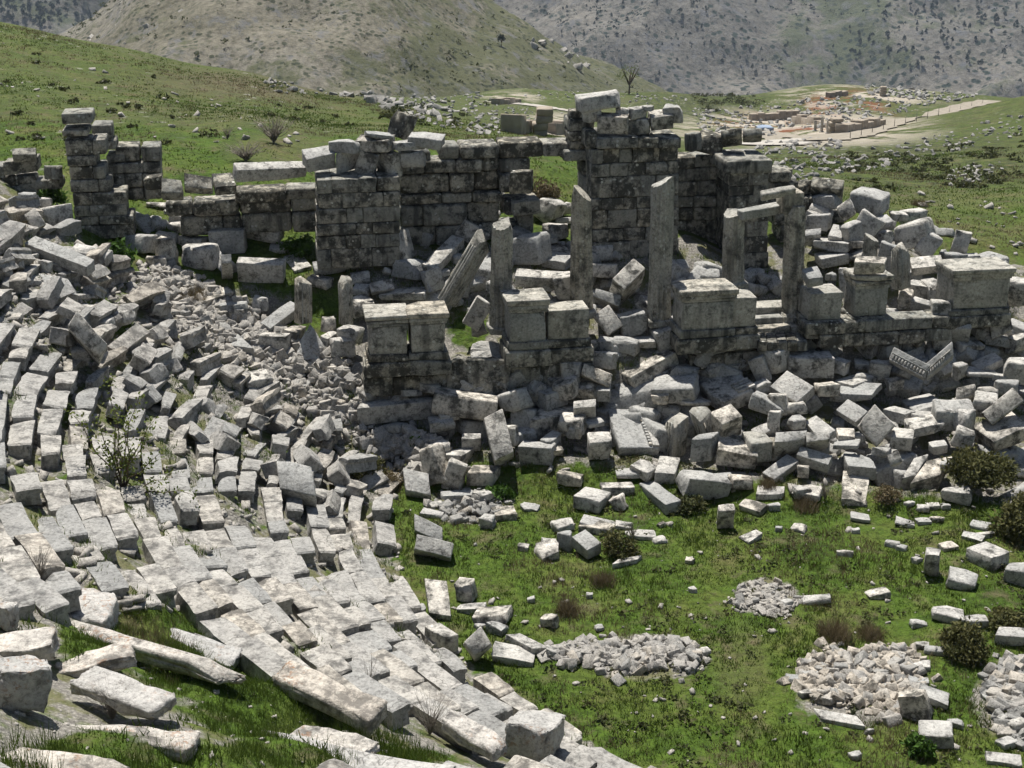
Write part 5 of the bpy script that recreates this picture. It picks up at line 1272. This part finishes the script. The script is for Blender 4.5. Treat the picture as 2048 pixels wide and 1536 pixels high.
# leafy sapling on the seats
G = hit(245, 985); k = project(G)[2] / FPX
root = thing("sapling", G, "thin leafy many-stemmed sapling growing on the left seats", "sapling")
ends = [(180, 800), (205, 840), (225, 780), (262, 795), (275, 830), (300, 870), (330, 900), (350, 950), (210, 900), (385, 985), (290, 790), (320, 830)]
paths = []
for ex, ey in ends:
    e = np.array([(ex - 245) * k, rng.normal() * .35, (985 - ey) * k * 1.03])
    paths.append([e * [f ** 1.2, f, f ** .9] + rng.normal(size=3) * .04 * (f > 0) for f in np.linspace(0, 1, 7)])
V, F = tubes(paths, .022, 5); mesh_obj("stem", V, F, M['bark'], G, root)
pp = np.concatenate([np.array(p)[2:] for p in paths]); pp = np.repeat(pp, 16, 0) + rng.normal(size=(len(pp) * 16, 3)) * .09
n = len(pp); u = rng.normal(size=(n, 3)); u /= np.linalg.norm(u, axis=1, keepdims=True); v = np.cross(u, rng.normal(size=(n, 3))); v /= np.linalg.norm(v, axis=1, keepdims=True)
V = np.stack([pp - u * .05, pp + v * .026, pp + u * .05, pp - v * .026], 1).reshape(-1, 3)
o = mesh_obj("foliage", V, np.arange(n * 4).reshape(-1, 4), M['leaf_y'], G, root); attr(o, "tint", np.repeat(rng.random(n), 4))
# dead branches behind the low wall, bare twigs in the foreground
for nm, lab, px, py, w, h, n, rad in (("dead_branches", "pile of bleached dead branches on the slope behind the low wall", 548, 286, 105, 48, 70, .022), ("dead_branches", "dark grey thorny brush pile right behind the long low wall", 492, 322, 110, 34, 90, .018), ("dead_branches", "thin fan of dry branches left of the bleached branch pile", 455, 278, 60, 26, 22, .016), ("bare_twigs", "bare upright twigs on the seats at far left", 82, 1165, 76, 80, 26, .008), ("bare_twigs", "grey tangle of dry twigs on the pale slab at bottom left", 225, 1440, 130, 80, 80, .005), ("bare_twigs", "bare stalks among the lower seats above the pinkish slab", 740, 1385, 60, 80, 14, .008), ("bare_twigs", "tangle of dry stalks at the end of the pinkish slab", 860, 1470, 130, 90, 60, .006), ("bare_twigs", "grey twig tangle in the grass below the right heap", 1650, 1000, 70, 50, 40, .006), ("bare_twigs", "dry twigs beside the big squared block at the grass edge", 1265, 1080, 60, 50, 30, .007)):
    G = hit(px, py); k = project(G)[2] / FPX
    V, F = tubes(stems(n, np.array([w * k / 2, w * k / 2.5, h * k]), rng, 5), rad, 3)
    o = mesh_obj(nm, V, F, M['twig'], G); tag(o, lab, "branches" if nm[0] == 'd' else "twigs")
# low cushions of shrub on the slopes behind the ruin
cush = []
for poly, n, lo, hi in (([(0, 90), (420, 170), (800, 260), (620, 290), (330, 300), (0, 280)], 34, .15, .4), ([(1690, 310), (2048, 270), (2048, 385), (1700, 385)], 80, .2, .6), ([(1380, 190), (1530, 175), (1520, 215), (1420, 225)], 45, .6, 1.5), ([(700, 180), (1000, 200), (900, 260), (740, 240)], 22, .3, .9)):
    for px, py in sample_poly(poly, n, rng):
        G = hit(px, py); s = float(rng.uniform(lo, hi))
        V, F, t = leaf_cloud(70, np.array([s, s * .8, s * .45]), rng, 7, .10 * s + .05); cush.append((V + G + [0, 0, s * .2], t))
V = np.concatenate([c[0] for c in cush]); o = mesh_obj("ground_cover", V, np.arange(len(V)).reshape(-1, 4), M['scrub']); attr(o, "tint", np.concatenate([c[1] for c in cush]))
tag(o, "low dark scrub cushions on the slopes behind the ruin", None, None, "stuff")

# ------------------------------------------------------------------ far things
def ribbon(name, pts, width, mat, lift=.12):
    P = np.array([hit(*p) for p in pts]); Q = []
    for i in range(len(P) - 1):
        for f in np.linspace(0, 1, 14, endpoint=False): Q.append(P[i] * (1 - f) + P[i + 1] * f)
    Q.append(P[-1]); Q = np.array(Q); V = []
    for i, p in enumerate(Q):
        d = Q[min(i + 1, len(Q) - 1)] - Q[max(i - 1, 0)]; nrm = np.array([-d[1], d[0]]); nrm /= np.linalg.norm(nrm)
        for k in (-1, -.5, 0, .5, 1):
            xy = p[:2] + nrm * width / 2 * k * (1 + .12 * math.sin(i * 1.7 + k)); V.append((xy[0], xy[1], float(interp(GM, np.array([xy[0]]), np.array([xy[1]]))[0]) + lift))
    o = mesh_obj(name, V, grid_faces(5, len(Q)), mat, smooth=True); return tag(o, kind="structure")
ribbon("road", [(1640, 282), (1700, 272), (1780, 250), (1880, 226), (1985, 202)], 5., M['road'])
ribbon("path", [(985, 204), (1040, 209), (1100, 216), (1150, 224)], 5.5, M['pave'])
ribbon("path", [(1480, 262), (1560, 275), (1640, 282)], 4., M['road'])
ribbon("pavement", [(1515, 292), (1560, 286), (1605, 283)], 9, M['pave'])
def far_wall(label, x0, y0, x1, y1, hgt, thick=1.2, n=6):
    A, B = hit(x0, y0), hit(x1, y1); root = thing("terrace_wall", (A + B) / 2, label, "wall", "excavated walls on the far terrace")
    for i in range(n):
        a = A + (B - A) * i / n; b = A + (B - A) * (i + .985) / n; mid = (a + b) / 2; L = np.linalg.norm(b - a)
        hh = hgt * .62 * rng.uniform(.7, 1.15)
        P = block_verts((L / 2, thick / 2, hh / 2 + .4), rng, .06, 1, .03, L5, (.9, 1.)); th = math.atan2(b[1] - a[1], b[0] - a[0]); c, s = math.cos(th), math.sin(th)
        P[:, 2] += P[:, 0] * (b[2] - a[2]) / max(np.hypot(b[0] - a[0], b[1] - a[1]), .1)
        mesh_obj("wall_section", P @ np.array([[c, s, 0], [-s, c, 0], [0, 0, 1]]), L5[1], M['terrace'], mid + [0, 0, hh / 2 - .4], root)
far_wall("long cream retaining wall left of the red earth, far terrace", 1500, 240, 1596, 236, 2.0, n=7)
far_wall("cream retaining wall running down right from the red earth", 1590, 243, 1668, 262, 2.0, n=6)
far_wall("low cream wall bordering the road on the far terrace", 1682, 268, 1760, 252, 1.6, n=6)
far_wall("low pinkish wall by the far path", 990, 209, 1035, 205, 1.4, n=4)
far_wall("small ruined wall behind the doorway, left piece", 1022, 266, 1050, 263, 1.5, n=3)
far_wall("small ruined wall behind the doorway, right piece", 1098, 266, 1135, 262, 1.6, n=3)
far_wall("short ruined wall near the top of the far terrace", 1655, 195, 1692, 190, 1.8, n=3)
for lab, px, py, h in (("left of three slim white columns on the far terrace", 1630, 262, 1.2), ("middle of three slim white columns on the far terrace", 1643, 264, 1.7), ("right of three slim white columns on the far terrace", 1655, 267, 1.5)):
    G = hit(px, py); V, F = tubes([[(0, 0, -.2), (0, 0, h * .5), (0, 0, h)]], .3, 10)
    root = thing("far_column", G, lab, "column", "slim columns on the far terrace"); 
    V[:, :2] = V[:, :2] / np.maximum(np.linalg.norm(V[:, :2], axis=1, keepdims=True), 1e-6) * .17
    mesh_obj("shaft", V, F, M['pave'], G, root); mesh_obj("base", block_verts((.26, .26, .12), rng, .05, 0, .01, L4), L4[1], M['pave'], G, root)
for lab, px, py, w, h in (("tall grey ruined pillar beside the slim white columns", 1672, 268, 1.2, 1.6), ("small ruined pillar seen over the doorway lintel", 1084, 272, 1.0, 1.7), ("low grey pier by the red earth at the far terrace top", 1765, 192, 1.2, 1.8)):
    G = hit(px, py); root = thing("ruined_pillar", G, lab, "pillar")
    for k in range(4):
        mesh_obj("stone", block_verts((w / 2 * rng.uniform(.8, 1.05), w / 2, h / 8), rng, .08, 2, .03, L5, (.8, .98)), L5[1], M['terrace'], G + [rng.normal() * .1, 0, h / 8 + k * h / 4], root)
G = hit(1527, 262); o = mesh_obj("tarpaulin", block_verts((1.1, .9, .3), rng, .2, 3, .08, L5, (.7, .95)), L5[1], M['tarp'], G + [0, 0, .3]); tag(o, "light blue tarpaulin covering a heap on the far terrace", "tarpaulin")
for k in range(13):
    f = k / 12; px, py = 1700 + 265 * f, 283 - 72 * f - 4
    G = hit(px, py); V, F = tubes([[(0, 0, -.2), (0, 0, .5), (0, 0, 1.05)]], .05, 5)
    o = mesh_obj("fence_post", V, F, M['post'], G); tag(o, "thin fence post along the near side of the far road", "fence post", "fence posts along the far road")
far = Heap()
for poly, n, lo, hi in (([(1500, 290), (1640, 275), (1700, 290), (1640, 310), (1520, 310)], 120, .3, .9), ([(1480, 215), (1700, 190), (1900, 200), (1700, 255), (1560, 260)], 420, .4, 1.5), ([(1720, 165), (1990, 185), (1900, 205), (1740, 190)], 260, .5, 1.8), ([(1380, 215), (1500, 225), (1560, 275), (1400, 265)], 200, .4, 1.3), ([(1540, 325), (1800, 290), (2048, 225), (2048, 270), (1800, 330), (1560, 370)], 260, .2, .8), ([(1900, 340), (2000, 320), (2010, 370), (1900, 375)], 70, .15, .6), ([(630, 155), (900, 170), (1000, 195), (870, 250), (760, 215)], 330, .4, 1.4), ([(990, 205), (1140, 225), (1120, 260), (960, 270), (880, 255), (930, 215)], 240, .2, .7), ([(1000, 190), (1200, 180), (1380, 195), (1370, 215), (1150, 205)], 120, .3, 1.0), ([(520, 160), (720, 170), (700, 195), (560, 190)], 60, .3, 1.)):
    for px, py in sample_poly(poly, n, rng):
        sz = .62 * float(lo + (hi - lo) * rng.random() ** 2); G = hit(px, py)
        far.add(rock(sz, rng, .5) + G + [0, 0, sz * .12], L4[1])
far.build("distant_stones", M['rubble'], "white stones strewn over the far terraces and slopes")

# trees on the mountain, one by one
def mount_hit(px, py):
    d = ray(px, py); K = np.arange(780, 1500, 2.); P = CAMP + K[:, None] * d
    ix = np.clip(((P[:, 0] + 700) / 6.5).astype(int), 0, len(mx) - 1); iy = np.clip(np.searchsorted(my, P[:, 1]), 0, len(my) - 1)
    i = np.argmax(P[:, 2] < MZ[iy, ix]); return P[i]
TREES = []
for k in range(5):
    r = np.random.default_rng(90 + k)
    V, F, t = leaf_cloud(150, np.array([1.9, 1.9, 3.6 if k < 3 else 2.2]), r, 16, .75); V = V + [0, 0, 3.8 if k < 3 else 2.2]
    V[:, :2] *= np.clip(1.25 - V[:, 2:] / (11 if k < 3 else 8), .15, 1.1)
    Vt, Ft = tubes([[(0, 0, -1.), (0, 0, 2.), (.1, 0, 5.)]], .28, 5)
    TREES.append((V, F, t, Vt, Ft))
TM = []
for V, F, t, Vt, Ft in TREES:
    o = mesh_obj("crown", V, F, M['leaf_d']); attr(o, "tint", t); cm = o.data; bpy.data.objects.remove(o)
    o = mesh_obj("trunk", Vt, Ft, M['bark']); tm = o.data; bpy.data.objects.remove(o); TM.append((cm, tm))
def mtree(px, py, s, lab, grp):
    G = mount_hit(px, py); cm, tm = TM[rng.integers(len(TM))]
    root = thing("mountain_tree", G, lab, "tree", grp); root.scale = (s, s, s); root.rotation_euler = (0, 0, rng.uniform(0, 6.28))
    for nm, me in (("crown", cm), ("trunk", tm)):
        o = bpy.data.objects.new(nm, me); COL.objects.link(o); o.parent = root
def grove(poly, n, lo, hi, lab, grp):
    pts = sorted(sample_poly(poly, n, rng))
    for k, (px, py) in enumerate(pts):
        mtree(px, py, rng.uniform(lo, hi), "%s %s" % (ordinal(k + 1), lab), grp)
grove([(1690, 2), (2060, 2), (2060, 120), (1900, 140), (1760, 150), (1700, 120)], 105, .4, .85, "conifer from the left on the mountain's wooded right shoulder", "conifers on the right mountain shoulder")
grove([(1000, 2), (1640, 2), (1690, 150), (1450, 160), (1200, 150), (1100, 60)], 90, .3, .65, "small tree from the left on the bare middle mountain", "trees dotted over the bare mountain")
grove([(0, 2), (190, 2), (80, 60), (0, 45)], 60, .5, .9, "tree from the left on the wooded top left slope", "trees in the top left corner")
# scrub and crags on the hill and the mountain
def scrub_on(name, label, X_, Y_, Z_, ax_x, ax_y, n, lo, hi, ylo, yhi, mat, dens, quads=14):
    out, tt = [], []
    xs = rng.uniform(ax_x[0], ax_x[-1], n * 4); ys = rng.uniform(ylo, yhi, n * 4)
    ix = np.clip(np.searchsorted(ax_x, xs), 0, len(ax_x) - 1); iy = np.clip(np.searchsorted(ax_y, ys), 0, len(ax_y) - 1); zs = Z_[iy, ix]
    d = np.stack([xs, ys, zs - CAM_Z], -1); zc = d @ FWD; px = 1024 + FPX * d[:, 0] / zc; py = 768 - FPX * (d @ UP) / zc
    keep = (px > -40) & (px < 2090) & (py > -30) & (py < 260) & (dens(xs, ys) > rng.random(len(xs)))
    for x, y, z in list(zip(xs[keep], ys[keep], zs[keep]))[:n]:
        s_ = lo + (hi - lo) * rng.random() ** 2
        V, F, t = leaf_cloud(quads, np.array([s_, s_, s_ * .6]), rng, 4, .34 * s_); out.append(V + [x, y, z + s_ * .2]); tt.append(t)
    V = np.concatenate(out); o = mesh_obj(name, V, np.arange(len(V)).reshape(-1, 4), M[mat]); attr(o, "tint", np.concatenate(tt)); tag(o, label, None, None, "stuff")
scrub_on("hill_vegetation", "low scrub dotted over the stony hill", HX, HY, HZ, hx, hy, 1500, .25, 1.1, 290, 400, 'scrub', lambda x, y: .25 + .9 * (fbm(x, y, .06, 31, 3) > .1))
scrub_on("mountain_vegetation", "dark scrub dotted over the mountain", MX, MY, MZ, mx, my, 2600, .6, 2.6, 900, 1200, 'leaf_d', lambda x, y: .3 + .9 * (fbm(x, y, .02, 33, 3) > .15))
crag = Heap()
for k in range(420):
    x, y = rng.uniform(-110, 25), rng.uniform(300, 400)
    if fbm(np.array([x]), np.array([y]), .05, 35, 3)[0] < .25: continue
    z = HZ[min(int((y - 225) / 2.4), len(hy) - 1), min(int((x + 330) / 1.9), len(hx) - 1)]; sz = float(rng.uniform(.4, 2.2))
    crag.add(rock(sz, rng, .7) + [x, y, z], L4[1])
crag.build("hill_stones", M['rubble'], "grey crags and stones on the hillside")
# single trees nearer by
def near_tree(name, label, px, py, hm, wm, mat, n, leaf):
    G = hit(px, py) if name == "tree" else None
    if G is None:
        d = ray(px, py); K = np.arange(230, 520, 1.); P = CAMP + K[:, None] * d
        ix = np.clip(((P[:, 0] + 330) / 1.9).astype(int), 0, len(hx) - 1); iy = np.clip(((P[:, 1] - 225) / 2.4).astype(int), 0, len(hy) - 1)
        G = P[np.argmax(P[:, 2] < HZ[iy, ix])]
    root = thing(name, G, label, "tree")
    V, F = tubes([[(0, 0, -.4), (.05, 0, hm * .35), (0, .1, hm * .6)]] + [[(0, 0, hm * .3), (math.cos(a) * wm * .2, math.sin(a) * wm * .2, hm * .55), (math.cos(a) * wm * .4, math.sin(a) * wm * .4, hm * .85)] for a in (0, 1.3, 2.6, 3.9, 5.2)], .035 * hm, 6)
    mesh_obj("trunk", V, F, M['bark'], G, root)
    V, F, t = leaf_cloud(n, np.array([wm / 2, wm / 2, hm * .36]), rng, 22, leaf); o = mesh_obj("crown", V + [0, 0, hm * .62], F, M[mat], G, root); attr(o, "tint", t)
near_tree("tree", "lone thin-leaved tree standing behind the tallest pier", 1258, 188, 5.6, 4.2, 'leaf_y', 800, .10)
near_tree("hill_tree", "single dark round tree on the green shoulder of the hill", 1003, 92, 2.8, 1.7, 'leaf_d', 400, .2)

# ------------------------------------------------------------------ the air between here and the mountain
hv = bpy.data.materials.new("pale_haze"); hv.use_nodes = True
nt = hv.node_tree; nt.nodes.clear()
out = nt.nodes.new("ShaderNodeOutputMaterial"); pv = nt.nodes.new("ShaderNodeVolumePrincipled")
pv.inputs["Color"].default_value = (.70, .83, 1., 1); pv.inputs["Density"].default_value = HAZE; pv.inputs["Anisotropy"].default_value = .2
nt.links.new(pv.outputs[0], out.inputs["Volume"])
bx = [(-900, -120, -420), (900, -120, -420), (900, 2300, -420), (-900, 2300, -420), (-900, -120, 640), (900, -120, 640), (900, 2300, 640), (-900, 2300, 640)]
o = mesh_obj("haze", bx, [(0, 3, 2, 1), (4, 5, 6, 7), (0, 1, 5, 4), (1, 2, 6, 5), (2, 3, 7, 6), (3, 0, 4, 7)], hv); tag(o, kind="stuff")
